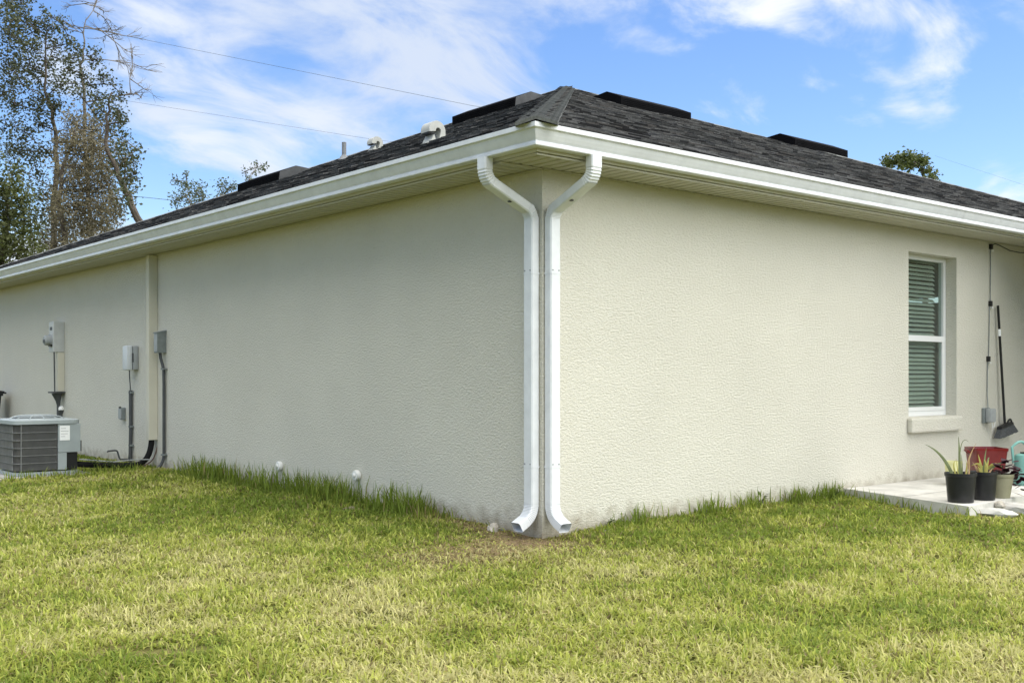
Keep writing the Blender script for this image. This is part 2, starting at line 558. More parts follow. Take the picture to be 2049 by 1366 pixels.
w = MB().box((0, 0.2, -0.35), (0.2, LY, 2.72))
w.build('wall', M['stucco'], house)
WX0, WX1, WZ0, WZ1 = 5.114, 6.109, 0.735, 2.475
w = MB()
w.box((0, 0, -0.35), (WX0, 0.2, 2.72)).box((WX1, 0, -0.35), (LX, 0.2, 2.72))
w.box((WX0, 0, -0.35), (WX1, 0.2, WZ0)).box((WX0, 0, WZ1), (WX1, 0.2, 2.72))
w.build('wall', M['stucco'], house)
MB().box((0.2, LY-0.2, -0.35), (LX, LY, 2.72)).box((LX-0.2, 0.2, -0.35), (LX, LY-0.2, 2.72)).build('wall', M['stucco'], house)
# projecting entry bay past the right edge of view, lengthened to shade the wall
MB().box((7.95, -5.2, -0.35), (8.15, -0.002, 2.69)).box((8.15, -5.2, -0.35), (11.2, -5.0, 2.69)).box((11.0, -5.0, -0.35), (11.2, -0.002, 2.69)).build('entry_bay', M['stucco'], house)
MB().box((6.95, -5.6, 2.70), (11.7, -0.60, 2.86), bev=0.01).build('shade_roof', M['soffit'], house)  # unseen flat roof added to keep sky light off the wall's right end

# roof deck and shingles
S2, T2 = LY + OH, LX + OH
roof_mb = MB()
lip = 0.05
pk = PEAK
e0 = (-OH+lip, -OH+lip, EZ + TL*lip - 0.012)
dz = 0.014
c00 = (-OH+lip, -OH+lip, EZ+TL*lip-dz); c10 = (T2-lip, -OH+lip, EZ+TR*lip-dz); c11 = (T2-lip, S2-lip, EZ+TR*lip-dz); c01 = (-OH+lip, S2-lip, EZ+TL*lip-dz)
pkd = (pk[0], pk[1], pk[2]-dz)
roof_mb.add([c00, c10, c11, c01, pkd], [(0, 1, 4), (1, 2, 4), (2, 3, 4), (3, 0, 4), (0, 3, 2, 1)])
roof = roof_mb.build('roof', M['deck'], house)

def plane_frame(side):
    if side == 'L':
        a = math.atan(TL)
        return Vector((0, 1, 0)), Vector((math.cos(a), 0, math.sin(a))), Vector((-math.sin(a), 0, math.cos(a)))
    a = math.atan(TR)
    return Vector((1, 0, 0)), Vector((0, math.cos(a), math.sin(a))), Vector((0, -math.sin(a), math.cos(a)))
def eave_point(side, s, up):
    e, u, n = plane_frame(side)
    base = Vector((-OH+lip, 0, EZ+TL*lip)) if side == 'L' else Vector((0, -OH+lip, EZ+TR*lip))
    return base + e*s + u*up
SH_W = (0.11, 0.15, 0.19, 0.24, 0.30)
SH_E = 0.142
def shingle_geo(wd, th):
    # lies on the slope: x along the eave, y up the slope, thick lower edge
    g = 0.0022
    return ([(g, 0, 0.001), (wd-g, 0, 0.001), (wd-g, 0.19, -0.006), (g, 0.19, -0.006),
             (g, 0.002, th), (wd-g, 0.002, th), (wd-g, 0.19, -0.003), (g, 0.19, -0.003)],
            [(4, 5, 6, 7), (0, 1, 5, 4), (1, 2, 6, 5), (3, 0, 4, 7)])
sh_list = []
for side in 'LR':
    smax = S2 if side == 'L' else T2
    run = (pk[0] if side == 'L' else pk[1]) + OH
    peak_s = pk[1] if side == 'L' else pk[0]
    cosa = math.cos(math.atan(TL if side == 'L' else TR))
    rows = int(run/cosa/SH_E)
    for r in range(rows):
        up = r*SH_E
        hfrac = (up*cosa + lip)/run
        s0 = -OH + (peak_s+OH)*hfrac + 0.02
        s1 = smax + (peak_s-smax)*hfrac - 0.02
        s = s0 - random.uniform(0, 0.1) * 0
        while s < s1 - 0.05:
            k = random.randrange(5)
            wd = SH_W[k]
            if s + wd > s1:
                k = 0
                wd = SH_W[0]
                if s + wd > s1 + 0.05:
                    break
            p = eave_point(side, s, up)
            dist = (p - Vector(cam.location)).length
            sh_list.append((dist, side, s, up, k, random.choices(range(5), (3, 4, 4, 2.2, 1.6))[0], random.choice((0.007, 0.012, 0.018))))
            s += wd
sh_list.sort()
sh_mesh = {}
def shingle_mesh(k, th, mi):
    key = (k, th, mi)
    if key not in sh_mesh:
        v, f = shingle_geo(SH_W[k], th)
        sh_mesh[key] = MB().add(v, f).mesh('shingle', M['shingle'][mi])
    return sh_mesh[key]
for q, (d, side, s, up, k, mi, th) in enumerate(sh_list[:300]):
    e, u, n = plane_frame(side)
    if side == 'R':
        rot = Matrix((e, u, n)).transposed()
    else:
        rot = Matrix((-e, u, n)).transposed()      # keep a right-handed frame
        s = s + SH_W[k]
    o = bpy.data.objects.new('shingle', shingle_mesh(k, th, mi))
    o.matrix_world = Matrix.Translation(eave_point(side, s, up)) @ rot.to_4x4()
    link(o, roof)
rest = MB()
for d, side, s, up, k, mi, th in sh_list[300:]:
    e, u, n = plane_frame(side)
    v, f = shingle_geo(SH_W[k], th)
    p0 = eave_point(side, s, up)
    rest.add([p0 + e*x + u*y + n*z for x, y, z in v], f, mi)
o = rest.build('shingle_field', M['shingle'], roof)
tag(o, 'charcoal shingles farther up the slopes', kind='stuff')

# hip caps: folded shingles laid over the near hip, one by one
h0 = Vector((-OH+lip, -OH+lip, EZ+TL*lip)); h1 = Vector(pk)
hl = (h1-h0).length
hd = (h1-h0).normalized()
eL, uL, nL = plane_frame('L'); eR, uR, nR = plane_frame('R')
# across-directions in each plane, perpendicular to the hip
aL = (nL.cross(hd)).normalized(); aR = (nR.cross(hd)).normalized()
if aL.y < 0: aL = -aL
if aR.x < 0: aR = -aR
nm = (nL+nR).normalized()
HWD = 0.15
def cap_mesh():
    m = MB()
    L_ = 0.22
    pts = []
    for (t, lift) in ((0, 0.028), (L_, 0.004)):
        for th in (0, -0.024):
            b = hd*t + nm*(lift+th)
            pts += [b + aL*HWD + nL*0.002, b + aL*HWD*0.5 + nm*0.004, b + nm*0.006, b + aR*HWD*0.5 + nm*0.004, b + aR*HWD + nR*0.002]
    fs = []
    A, B, Cc, D = 0, 5, 10, 15
    for i in range(4):
        fs += [(A+i, A+i+1, Cc+i+1, Cc+i), (A+i, B+i, B+i+1, A+i+1)]
    fs += [(A, Cc, D, B), (A+4, B+4, D+4, Cc+4)]
    m.add(pts, fs)
    return m.mesh('hip_shingle', M['hipcap'])
cm = cap_mesh()
ncap = int(hl/0.145)
for i in range(ncap):
    o = bpy.data.objects.new('hip_shingle', cm)
    o.location = h0 + hd*(i*0.145-0.055) + Vector((random.uniform(-.004, .004), random.uniform(-.004, .004), 0))
    link(o, roof)
# far hips get a continuous cap line
fh = MB()
for corner in ((-OH+lip, S2-lip, EZ+TL*lip), (T2-lip, -OH+lip, EZ+TR*lip)):
    cA = Vector(corner)
    dd = (h1-cA).normalized()
    sdv = dd.cross(Vector((0, 0, 1))).normalized()
    ups = sdv.cross(dd)
    fh.prism([cA+sdv*0.14-ups*0.03, cA+ups*0.022, cA-sdv*0.14-ups*0.03, cA-ups*0.05], h1-cA)
fh.build('far_hip_cap', M['hipcap'], roof)

# off-ridge vents
def ridge_vent(side, front, s0, s1, height=0.135):
    zf = (lambda d: EZ + (TL if side == 'L' else TR)*(d+OH))
    def P(d, s, h):
        z = zf(d) + h
        return (d, s, z) if side == 'L' else (s, d, z)
    prof = ((0.0, 0.0), (0.0, height), (0.30, height+0.012), (0.58, 0.012), (0.58, 0.0))
    m = MB()
    n = len(prof)
    vs = [P(front+a_, s0, h_) for a_, h_ in prof] + [P(front+a_, s1, h_) for a_, h_ in prof]
    m.add(vs, [tuple(range(n)), tuple(range(2*n-1, n-1, -1)), (0, n, n+1, 1)], 0)
    m.add(vs, [(1, n+1, n+2, 2), (2, n+2, n+3, 3), (3, n+3, n+4, 4)], 1)
    v = m.build('roof_vent', [M['blackmetal'], M['blackmetal']], house)
    for sgn, s in ((-1, s0), (1, s1)):
        q = s + sgn*0.004
        MB().add([P(front+a_ + (0.02 if i == 1 else 0), q, h_) for i, (a_, h_) in enumerate(prof)], [tuple(range(n))]).build('end_plate', M['ventgrey'] if side == 'L' else M['blackmetal'], v)
    lv = MB()
    for i in range(4):
        hh = height*(0.18+0.2*i)
        a3 = [P(front-0.006, s0+0.03, hh), P(front-0.006, s1-0.03, hh), P(front+0.01, s1-0.03, hh+0.006), P(front+0.01, s0+0.03, hh+0.006)]
        lv.add(a3, [(0, 1, 2, 3)])
    lv.build('louver', M['blackmetal'], v)
    return v
ridge_vent('L', 4.60, 5.81, 7.31)
ridge_vent('L', 2.70, 9.30, 10.75)
ridge_vent('R', 5.20, 6.14, 7.70)
ridge_vent('R', 4.70, 9.72, 11.25)

# gooseneck exhaust hoods and plumbing stack
def gooseneck(x, y, sc=1.0):
    z = EZ + TL*(x+OH)
    R0, R1 = 0.112*sc, 0.036*sc
    hc = z + 0.105*sc
    cx_ = x
    poly = []
    poly.append((cx_+R0, z+TL*R0-0.02)); 
    for i in range(0, 15):
        a_ = math.pi*1.06*i/14
        poly.append((cx_+R0*math.cos(a_), hc+R0*math.sin(a_)))
    for i in range(14, -1, -1):
        a_ = math.pi*1.06*i/14
        poly.append((cx_+R1*math.cos(a_)+0.012*sc, hc+R1*math.sin(a_)))
    poly.append((cx_+R1*0.6, z+TL*R1-0.02))
    W_ = 0.17*sc
    g = MB().prism([(p[0], y-W_/2, p[1]) for p in poly], (0, W_, 0)).build('exhaust_hood', M['beige'], house, smooth=True)
    fl = MB()
    fl.prism([(x-0.17*sc, y-0.14*sc, z-TL*0.17*sc+0.004), (x+0.17*sc, y-0.14*sc, z+TL*0.17*sc+0.004),
              (x+0.17*sc, y+0.14*sc, z+TL*0.17*sc+0.004), (x-0.17*sc, y+0.14*sc, z-TL*0.17*sc+0.004)], (0, 0, 0.006))
    fl.prism([(x-0.10*sc, y-W_/2, z-TL*0.10*sc), (x-0.02*sc, y-W_/2, z), (x-0.045*sc, y-W_/2, z+0.06*sc)], (0, W_, 0))
    fl.build('flashing', M['beige'], g)
    MB().box((cx_-0.108*sc, y-W_/2+0.006, hc-0.035*sc), (cx_-0.03*sc, y+W_/2-0.006, hc-0.028*sc)).build('mouth_screen', M['black'], g)
gooseneck(0.83, 2.55, 0.86)
gooseneck(3.9, 8.4, 0.9)
zz = EZ + TL*(3.7+OH)
pp = MB().tube([(3.7, 9.0, zz-0.05), (3.7, 9.0, zz+0.27)], 0.036, 12).build('vent_stack', M['lead'], house, smooth=True)
MB().lathe([(0.10, -0.02), (0.075, 0.015), (0.042, 0.06), (0.038, 0.075)], (3.7, 9.0, zz), 16).build('boot', M['lead'], pp, smooth=True)

# fascia, gutters
fa = MB()
fa.prism([(-FO, -FO, 2.715), (-FO, S2-OH+FO, 2.715), (-FO+0.02, S2-OH+FO, 2.715), (-FO+0.02, -FO+0.02, 2.715)], (0, 0, 0.14))
fa.prism([(-FO, -FO-0.0005, 2.7155), (-FO+0.02, -FO+0.02, 2.7155), (T2-OH+FO, -FO+0.02, 2.7155), (T2-OH+FO, -FO-0.0005, 2.7155)], (0, 0, 0.14))
fa.build('fascia', M['soffit'], house)
GP = [(0.002, 0.0), (0.002, -0.130), (0.078, -0.131), (0.0825, -0.127), (0.0825, -0.113), (0.073, -0.108), (0.072, -0.100), (0.083, -0.086),
      (0.096, -0.062), (0.103, -0.045), (0.106, -0.036), (0.121, -0.032), (0.124, -0.029), (0.124, -0.001), (0.121, 0.0), (0.112, 0.0),
      (0.112, -0.006), (0.119, -0.008), (0.119, -0.026), (0.100, -0.033), (0.090, -0.06), (0.066, -0.1), (0.066, -0.122), (0.007, -0.124), (0.007, 0.0)]
GP = [(d, z*1.13) for d, z in GP]
def gutter(side, end):
    m = MB()
    n = len(GP)
    stations = [None, end]
    vs = []
    for st in stations:
        for d, z in GP:
            q = FO + d
            s = -q if st is None else st
            vs.append((-q, s, EZ+z) if side == 'L' else (s, -q, EZ+z))
    m.add(vs, [(i, (i+1) % n, n+(i+1) % n, n+i) for i in range(n)] + [tuple(range(n, 2*n))])
    return m.build('gutter', M['white'], house)
gutL = gutter('L', S2-0.02)
gutR = gutter('R', T2-0.02)
# slip joints: slightly proud bands around the gutter front
def band(side, s, parent):
    m = MB()
    pts = GP[1:15]
    vs = []
    for ds in (-0.02, 0.02):
        for d, z in pts:
            q = FO + d + 0.0015
            z2 = EZ + z*1.01 - 0.0008
            vs.append((-q, s+ds, z2) if side == 'L' else (s+ds, -q, z2))
    n = len(pts)
    m.add(vs, [(i, i+1, n+i+1, n+i) for i in range(n-1)])
    m.build('joint_band', M['white'], parent)
band('L', 0.36, gutL); band('L', 6.6, gutL); band('R', 5.3, gutR)
# splash guard standing on the right gutter
MB().prism([(7.02, -FO-0.118, EZ-0.002), (7.30, -FO-0.118, EZ-0.002), (7.30, -FO-0.118, EZ+0.035), (7.08, -FO-0.118, EZ+0.035), (7.02, -FO-0.118, EZ+0.02)], (0, 0.003, 0)).build('splash_guard', M['white'], gutR)

# soffit panels, each a ribbed board
def soffit_mesh():
    m = MB()
    prof = []
    for k in range(3):
        prof += [(k*0.1+0.001, 0.0), (k*0.1+0.066, 0.0), (k*0.1+0.078, 0.020), (k*0.1+0.090, 0.020)]
    prof.append((0.299, 0.0))
    n = len(prof)
    vs = [(x, 0, z) for x, z in prof] + [(x, -1, z) for x, z in prof]
    m.add(vs, [(i, i+1, n+i+1, n+i) for i in range(n-1)])
    return m.mesh('soffit_panel', M['soffit'])
sm = soffit_mesh()
for i in range(int((LX+FO)/0.3)):
    o = bpy.data.objects.new('soffit_panel', sm)
    o.location = (-FO+0.02 + i*0.3, 0.0, HZ)
    o.scale = (1, FO-0.02, 1)
    link(o, house)
for i in range(int(LY/0.3)):
    o = bpy.data.objects.new('soffit_panel', sm)
    o.location = (0, 0.01 + (i+1)*0.3, HZ+0.0008)
    o.rotation_euler = (0, 0, math.radians(-90))
    o.scale = (1, FO-0.02, 1)
    link(o, house)
jc = MB()
jc.box((-0.022, 0.012, HZ-0.016), (-0.001, LY, HZ-0.003)).box((0, -0.022, HZ-0.016), (7.94, -0.001, HZ-0.003))
jc.box((-FO+0.02, -0.012, HZ-0.010), (-0.001, 0.012, HZ-0.003))
jc.box((-FO+0.021, 0.013, HZ-0.014), (-FO+0.036, LY, HZ-0.003)).box((-FO+0.021, -FO+0.021, HZ-0.0145), (LX, -FO+0.036, HZ-0.0035))
jc.build('soffit_channel', M['soffit'], house)

# downspouts
def sweep_spout(side, s_c, path, w_, p_, name, parent, mat_=None):
    """path: (out, z, heading angle from straight down towards outside, scale)"""
    c = 0.009
    sec = [(-w_/2+c, p_/2), (w_/2-c, p_/2), (w_/2, p_/2-c), (w_/2, -p_/2+c), (w_/2-c, -p_/2), (-w_/2+c, -p_/2), (-w_/2, -p_/2+c), (-w_/2, p_/2-c)]
    n = len(sec)
    vs = []
    for o_, z_, ang, k in path:
        # local 'outward' axis perpendicular to heading
        ox, oz = math.cos(ang), math.sin(ang)
        for a_, b_ in sec:
            o2 = o_ + b_*k*ox; z2 = z_ + b_*k*oz; s2 = s_c + a_*(0.5+0.5*k)
            vs.append((-o2, s2, z2) if side == 'L' else (s2, -o2, z2))
    fs = []
    for i in range(len(path)-1):
        for q in range(n):
            q2 = (q+1) % n
            fs.append((i*n+q, i*n+q2, (i+1)*n+q2, (i+1)*n+q))
    return MB().add(vs, fs).build(name, mat_ or M['white'], parent)
def arc(o0, z0, a0, a1, R, n):
    """arc path; heading angle a measured from straight down, + = outward"""
    out = []
    sg = 1 if a1 > a0 else -1
    # centre lies to the side of the turn
    cx_ = o0 + sg*R*math.cos(a0); cz_ = z0 + sg*R*math.sin(a0)
    for i in range(n+1):
        a_ = a0 + (a1-a0)*i/n
        out.append((cx_ - sg*R*math.cos(a_), cz_ - sg*R*math.sin(a_), a_, 1.0))
    return out
def downspout(side, s_c, oc):
    d = MB()
    th = math.radians(66)
    z0 = EZ-0.145
    up = [(oc, z0, 0, 1.0), (oc, 2.665, 0, 1.0)]
    a1 = arc(oc, 2.655, 0, -th, 0.105, 14)
    a1 = [(o_, z_, a_, 0.88 if i % 2 else 1.0) for i, (o_, z_, a_, k) in enumerate(a1)]
    up += a1
    o_, z_ = a1[-1][0], a1[-1][1]
    wall_o = 0.044
    R2 = 0.10
    dO = R2*(1-math.cos(th))
    t = (o_ - wall_o - dO)/math.sin(th)
    o2, z2 = o_-t*math.sin(th), z_-t*math.cos(th)
    mid = [(o_-t*f*math.sin(th), z_-t*f*math.cos(th), -th, 1.0) for f in (-0.12, 0.5, 1.12)]
    a2 = arc(o2, z2, -th, 0, R2, 14)
    a2 = [(p, q, r, 0.88 if i % 2 else 1.0) for i, (p, q, r, k) in enumerate(a2)]
    zt = a2[-1][1]
    main = [(wall_o, zt+0.02, 0, 1.0), (wall_o, 1.2, 0, 1.0), (wall_o, 0.20, 0, 1.0)]
    a3 = arc(wall_o, 0.215, 0, math.radians(62), 0.15, 22)
    a3 = [(p, q, r, 0.93 if (i % 2 and i < 20) else 1.0) for i, (p, q, r, k) in enumerate(a3)]
    e = a3[-1]
    tip = (e[0]+0.07*math.sin(e[2]), e[1]-0.07*math.cos(e[2]), e[2], 1.02)
    spout = sweep_spout(side, s_c, main, 0.100, 0.075, 'downspout', house)
    sweep_spout(side, s_c, up, 0.102, 0.077, 'elbow', spout)
    sweep_spout(side, s_c, mid, 0.0985, 0.0735, 'offset_pipe', spout)
    sweep_spout(side, s_c, a2, 0.102, 0.077, 'elbow', spout)
    sweep_spout(side, s_c, a3+[tip], 0.102, 0.077, 'outlet_elbow', spout)
    for zc in (1.93, 0.49):
        sweep_spout(side, s_c, [(wall_o-0.002, zc+0.006, 0, 1), (wall_o-0.002, zc-0.006, 0, 1)], 0.104, 0.083, 'strap', spout)
        # pop rivets
        rv = MB()
        for ds in (-0.03, 0.03):
            for dz_ in (0.022,):
                if side == 'L':
                    rv.box((-wall_o-0.041, s_c+ds-0.004, zc+dz_-0.004), (-wall_o-0.036, s_c+ds+0.004, zc+dz_+0.004))
                else:
                    rv.box((s_c+ds-0.004, -wall_o-0.041, zc+dz_-0.004), (s_c+ds+0.004, -wall_o-0.036, zc+dz_+0.004))
        rv.build('rivet', M['lead'], spout)
    # open weep slot on the underside of the offset
    f = 0.55
    po, pz = o_-t*f*math.sin(th) - 0.0375*math.cos(th), z_-t*f*math.cos(th) + 0.0375*math.sin(th)
    wh = MB()
    po, pz = o_-t*f*math.sin(th) + 0, z_-t*f*math.cos(th)
    nx_, nz_ = -math.cos(-th), -math.sin(-th)
    cpo, cpz = po + nx_*0.0378*1.0, pz + nz_*0.0378
    # the slot faces the wall side / down: flip towards the lower face
    if cpz > pz:
        cpo, cpz = po - nx_*0.0378, pz - nz_*0.0378
    r_ = 0.012
    if side == 'L':
        wh.box((-cpo-r_, s_c-0.022, cpz-0.006), (-cpo+r_, s_c+0.0, cpz+0.004))
    else:
        wh.box((s_c-0.022, -cpo-r_, cpz-0.006), (s_c+0.0, -cpo+r_, cpz+0.004))
    wh.build('weep_slot', M['black'], spout)
downspout('L', 0.073, 0.485)
downspout('R', 0.063, 0.485)

# refrigerant line cover on the left wall
lc = MB().box((-0.115, 7.375, 0.36), (-0.001, 7.465, HZ-0.017), bev=0.006).build('line_cover', M['trim'], house)
# PVC drain stubs
for yy, zz in ((4.08, 0.24), (2.571, 0.25)):
    m = MB()
    m.tube([(0.01, yy, zz), (-0.02, yy, zz)], 0.036, 14)
    m.tube([(-0.006, yy, zz), (-0.010, yy, zz), (-0.040, yy, zz), (-0.048, yy, zz), (-0.050, yy, zz)], [0.046, 0.048, 0.048, 0.044, 0.030], 16)
    m.tube([(-0.049, yy, zz), (-0.062, yy, zz), (-0.064, yy, zz)], [0.020, 0.019, 0.015], 8)
    m.build('drain_stub', M['pvc'], house, smooth=True)

# window
win = MB().box((WX0+0.002, 0.125, WZ0+0.002), (WX0+0.052, 0.185, WZ1-0.002)).box((WX1-0.052, 0.125, WZ0+0.002), (WX1-0.002, 0.185, WZ1-0.002)).box(
    (WX0+0.052, 0.125, WZ1-0.050), (WX1-0.052, 0.185, WZ1-0.002)).box((WX0+0.052, 0.125, WZ0+0.002), (WX1-0.052, 0.185, WZ0+0.055)).build('window', M['vinyl'], house)
MR = 1.575
fr = MB().box((WX0+0.053, 0.118, MR-0.03), (WX1-0.053, 0.165, MR+0.032)).box((WX0+0.053, 0.120, WZ0+0.056), (WX0+0.082, 0.160, MR-0.031)).box(
    (WX1-0.085, 0.120, WZ0+0.056), (WX1-0.053, 0.160, MR-0.031)).box((WX0+0.083, 0.120, WZ0+0.056), (WX1-0.086, 0.160, WZ0+0.098))
fr.build('sash', M['vinyl'], win)
MB().box((WX0+0.053, 0.150, MR+0.033), (WX1-0.053, 0.154, WZ1-0.051)).build('pane', M['glass'], win)
MB().box((WX0+0.083, 0.135, WZ0+0.099), (WX1-0.086, 0.139, MR-0.031)).build('pane', M['glass'], win)
bs = MB()
tl_ = math.radians(48)
cs, sn = 0.024*math.cos(tl_), 0.024*math.sin(tl_)
x0, x1 = WX0+0.03, WX1-0.10
bs.add([(x0, -cs, -sn), (x1, -cs, -sn), (x1, 0, 0.003), (x0, 0, 0.003), (x1, cs, sn), (x0, cs, sn)], [(0, 1, 2, 3), (3, 2, 4, 5)])
bs.add([(x0, -cs, -sn-0.002), (x1, -cs, -sn-0.002), (x1, 0, 0.001), (x0, 0, 0.001), (x1, cs, sn-0.002), (x0, cs, sn-0.002)], [(0, 1, 2, 3), (3, 2, 4, 5)])
bme = bs.mesh('blind_slat', M['slat'])
z = WZ0+0.06
while z < WZ1-0.05:
    o = bpy.data.objects.new('blind_slat', bme)
    o.location = (0, 0.215, z)
    o.rotation_euler = (random.uniform(-.05, .05), random.uniform(-.0006, .0006), 0)
    link(o, win)
    z += 0.0465
bmx = MB()
for xx in (WX0+0.16, (WX0+WX1)/2, WX1-0.24):
    bmx.box((xx-0.0015, 0.188, WZ0+0.05), (xx+0.0015, 0.190, WZ1))
bmx.build('blind_cord', M['slat'], win)
sb = MB().box((WX0-0.035, -0.065, 0.572), (WX1+0.035, -0.001, 0.727), bev=0.02)
sb.prism([(WX0+0.001, -0.001, 0.700), (WX0+0.001, 0.124, 0.735-0.003), (WX0+0.001, 0.124, 0.7355), (WX0+0.001, -0.001, 0.7265)], (WX1-WX0-0.002, 0, 0))
sb.build('sill', M['stucco'], win)

# ------------------------------------------------------------------ things on the left wall
t = empty('electric_meter', (0, 11.17, 1.535))
tag(t, 'white electric meter box with round glass meter on the left wall', 'meter')
MB().box((-0.16, -0.12, 0), (-0.001, 0.12, 0.465), bev=0.008).build('cabinet', M['meterpaint'], t)
gm = MB()
for i, (r_, x_) in enumerate(((0.088, -0.160), (0.088, -0.185), (0.080, -0.19), (0.078, -0.25), (0.06, -0.268), (0.0, -0.272))):
    pass
gm.tube([(-0.158, 0.02, 0.18), (-0.185, 0.02, 0.18)], 0.09, 20)
gm.build('meter_ring', M['boxgrey'], t, smooth=True)
MB().tube([(-0.184, 0.02, 0.18), (-0.245, 0.02, 0.18), (-0.262, 0.02, 0.18)], [0.078, 0.076, 0.055], 20).build('meter_glass', M['boxgrey'], t, smooth=True)
MB().box((-0.266, -0.035, 0.14), (-0.262, 0.06, 0.19)).box((-0.19, -0.065, 0.085), (-0.163, 0.05, 0.115)).build('meter_face', M['black'], t)
MB().box((-0.164, -0.05, 0.335), (-0.161, 0.05, 0.385)).build('rating_plate', M['darkgrey'], t)
MB().tube([(-0.15, -0.11, 0.0), (-0.14, -0.11, -0.6)], 0.011, 8).build('ground_wire', M['darkgrey'], t)
MB().box((-0.10, -0.115, -0.60), (-0.001, -0.035, -0.002), bev=0.006).build('raceway', M['trim'], t)
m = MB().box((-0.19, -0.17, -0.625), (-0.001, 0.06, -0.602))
m.tube([(-0.09, -0.06, -0.626), (-0.085, -0.06, -0.68), (-0.075, -0.06, -0.75), (-0.07, -0.06, -0.80)], [0.085, 0.06, 0.036, 0.028], 12)  # dark funnel modelled in place of the flaring shadow below the plate
m.tube([(-0.07, -0.06, -0.80), (-0.07, -0.06, -1.56)], 0.026, 10)
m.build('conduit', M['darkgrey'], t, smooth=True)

t = empty('capped_pipe', (-0.14, 10.75, 0))
tag(t, 'short upright pipe with white cap behind the air conditioner', 'pipe')
MB().tube([(0, 0, -0.05), (0, 0, 0.62)], 0.018, 10).tube([(0, 0, 0.60), (0, 0, 0.66)], [0.02, 0.04], 10).build('stem', M['darkgrey'], t, smooth=True)
MB().lathe([(0.0, 0.06), (0.025, 0.055), (0.04, 0.03), (0.04, 0.0), (0.0, 0.0)], (0, 0, 0.661), 14).build('cap', M['pvc'], t, smooth=True)

t = empty('utility_box', (0, 8.11, 1.25))
tag(t, 'pale grey rounded utility box left of the tan line cover', 'utility box')
MB().box((-0.075, -0.095, 0.0), (-0.001, 0.095, 0.315), bev=0.02).build('back_box', M['boxgrey'], t, smooth=True)
MB().box((-0.155, -0.09, -0.005), (-0.080, 0.09, 0.32), bev=0.028).build('cover', mat('pale_grey_plastic', (0.60, 0.63, 0.64), 0.5, 0.35, var=0.06, vscale=8), t, smooth=True)
MB().box((-0.090, -0.098, 0.10), (-0.070, -0.094, 0.22)).build('latch', M['darkgrey'], t)
MB().tube([(-0.08, 0.02, 0.0), (-0.075, 0.03, -0.1), (-0.05, 0.08, -0.2), (-0.035, 0.11, -0.28)], 0.007, 6).build('cable', M['darkgrey'], t)
MB().tube([(-0.032, 0.11, -0.27), (-0.032, 0.105, -0.8), (-0.035, 0.12, -1.30)], 0.024, 10).build('conduit', M['darkgrey'], t, smooth=True)
m = MB()
for z_ in (-0.30, -0.75, -1.0):
    m.box((-0.05, 0.07, z_-0.012), (-0.001, 0.145, z_+0.012))
m.build('strap', M['steelgrey'], t)
MB().tube([(-0.02, 0.16, -0.76), (-0.02, 0.19, -1.0), (-0.03, 0.22, -1.28)], 0.004, 5).build('thin_wire', M['darkgrey'], t)

t = empty('outlet_box', (0, 8.53, 0.58))
tag(t, 'small weathered outlet box low on the left wall', 'outlet')
MB().box((-0.055, -0.05, 0), (-0.001, 0.05, 0.165), bev=0.008).build('body', M['steelgrey'], t)
MB().box((-0.070, -0.045, 0.012), (-0.056, 0.045, 0.150), bev=0.005).build('cover', M['boxgrey'], t)
MB().box((-0.075, -0.012, 0.15), (-0.05, 0.012, 0.178)).build('hinge', M['darkgrey'], t)

t = empty('disconnect_box', (0, 7.15, 1.457))
tag(t, 'grey steel disconnect box right of the tan line cover', 'switch box')
MB().box((-0.115, -0.055, 0), (-0.001, 0.055, 0.262), bev=0.004).build('body', M['steelgrey'], t)
MB().prism([(-0.127, -0.062, 0.255), (-0.001, -0.062, 0.283), (-0.001, -0.062, 0.266), (-0.127, -0.062, 0.243)], (0, 0.124, 0)).build('lid', M['steelgrey'], t)
MB().box((-0.1205, -0.05, 0.02), (-0.1155, 0.05, 0.235)).build('door', M['boxgrey'], t)
MB().tube([(-0.06, 0.0, 0.0), (-0.055, -0.005, -0.06), (-0.04, -0.03, -0.15), (-0.03, -0.04, -0.22)] +
          [(-0.028, -0.045, z_) for z_ in (-0.4, -0.8, -1.1)] +
          bez((-0.028, -0.045, -1.25), (-0.03, -0.045, -1.43), (-0.17, -0.04, -1.46), 6), 0.019, 10).build('flexible_conduit', M['darkgrey'], t, smooth=True)
m = MB()
for z_ in (-0.2, -1.27):
    m.box((-0.052, -0.09, z_-0.01), (-0.001, 0.0, z_+0.01))
m.build('strap', M['steelgrey'], t)

# ------------------------------------------------------------------ air conditioner
AC = empty('air_conditioner', (-1.722, 7.35, 0.0))
tag(AC, 'grey condenser unit with louvred coil beside the left wall', 'air conditioner')
def rrect(x0, y0, x1, y1, r, n=6, corners=(1, 1, 1, 1)):
    pts = []
    for (cx_, cy_, a0, on) in ((x0+r, y0+r, 180, corners[0]), (x1-r, y0+r, 270, corners[1]), (x1-r, y1-r, 0, corners[2]), (x0+r, y1-r, 90, corners[3])):
        if on:
            for i in range(n+1):
                a_ = math.radians(a0 + 90*i/n)
                pts.append((cx_+r*math.cos(a_), cy_+r*math.sin(a_)))
        else:
            pts.append((cx_ + (r if a0 in (270, 0) else -r), cy_ + (r if a0 in (0, 90) else -r)))
    return pts
AW, AD, AH = 0.756, 0.75, 0.655
PX = 0.494            # where the service panel starts
m = MB().prism([(x, y, 0.0) for x, y in rrect(-0.01, -0.01, AW+0.01, AD+0.01, 0.11)], (0, 0, 0.035))
m.build('base_pan', M['acpaint'], AC, smooth=True)
coil = MB().prism([(x, y, 0.051) for x, y in rrect(0.022, 0.022, PX-0.002, AD-0.02, 0.09, corners=(1, 0, 0, 1))], (0, 0, AH-0.112))
coil.build('coil', M['acdark'], AC, smooth=True)
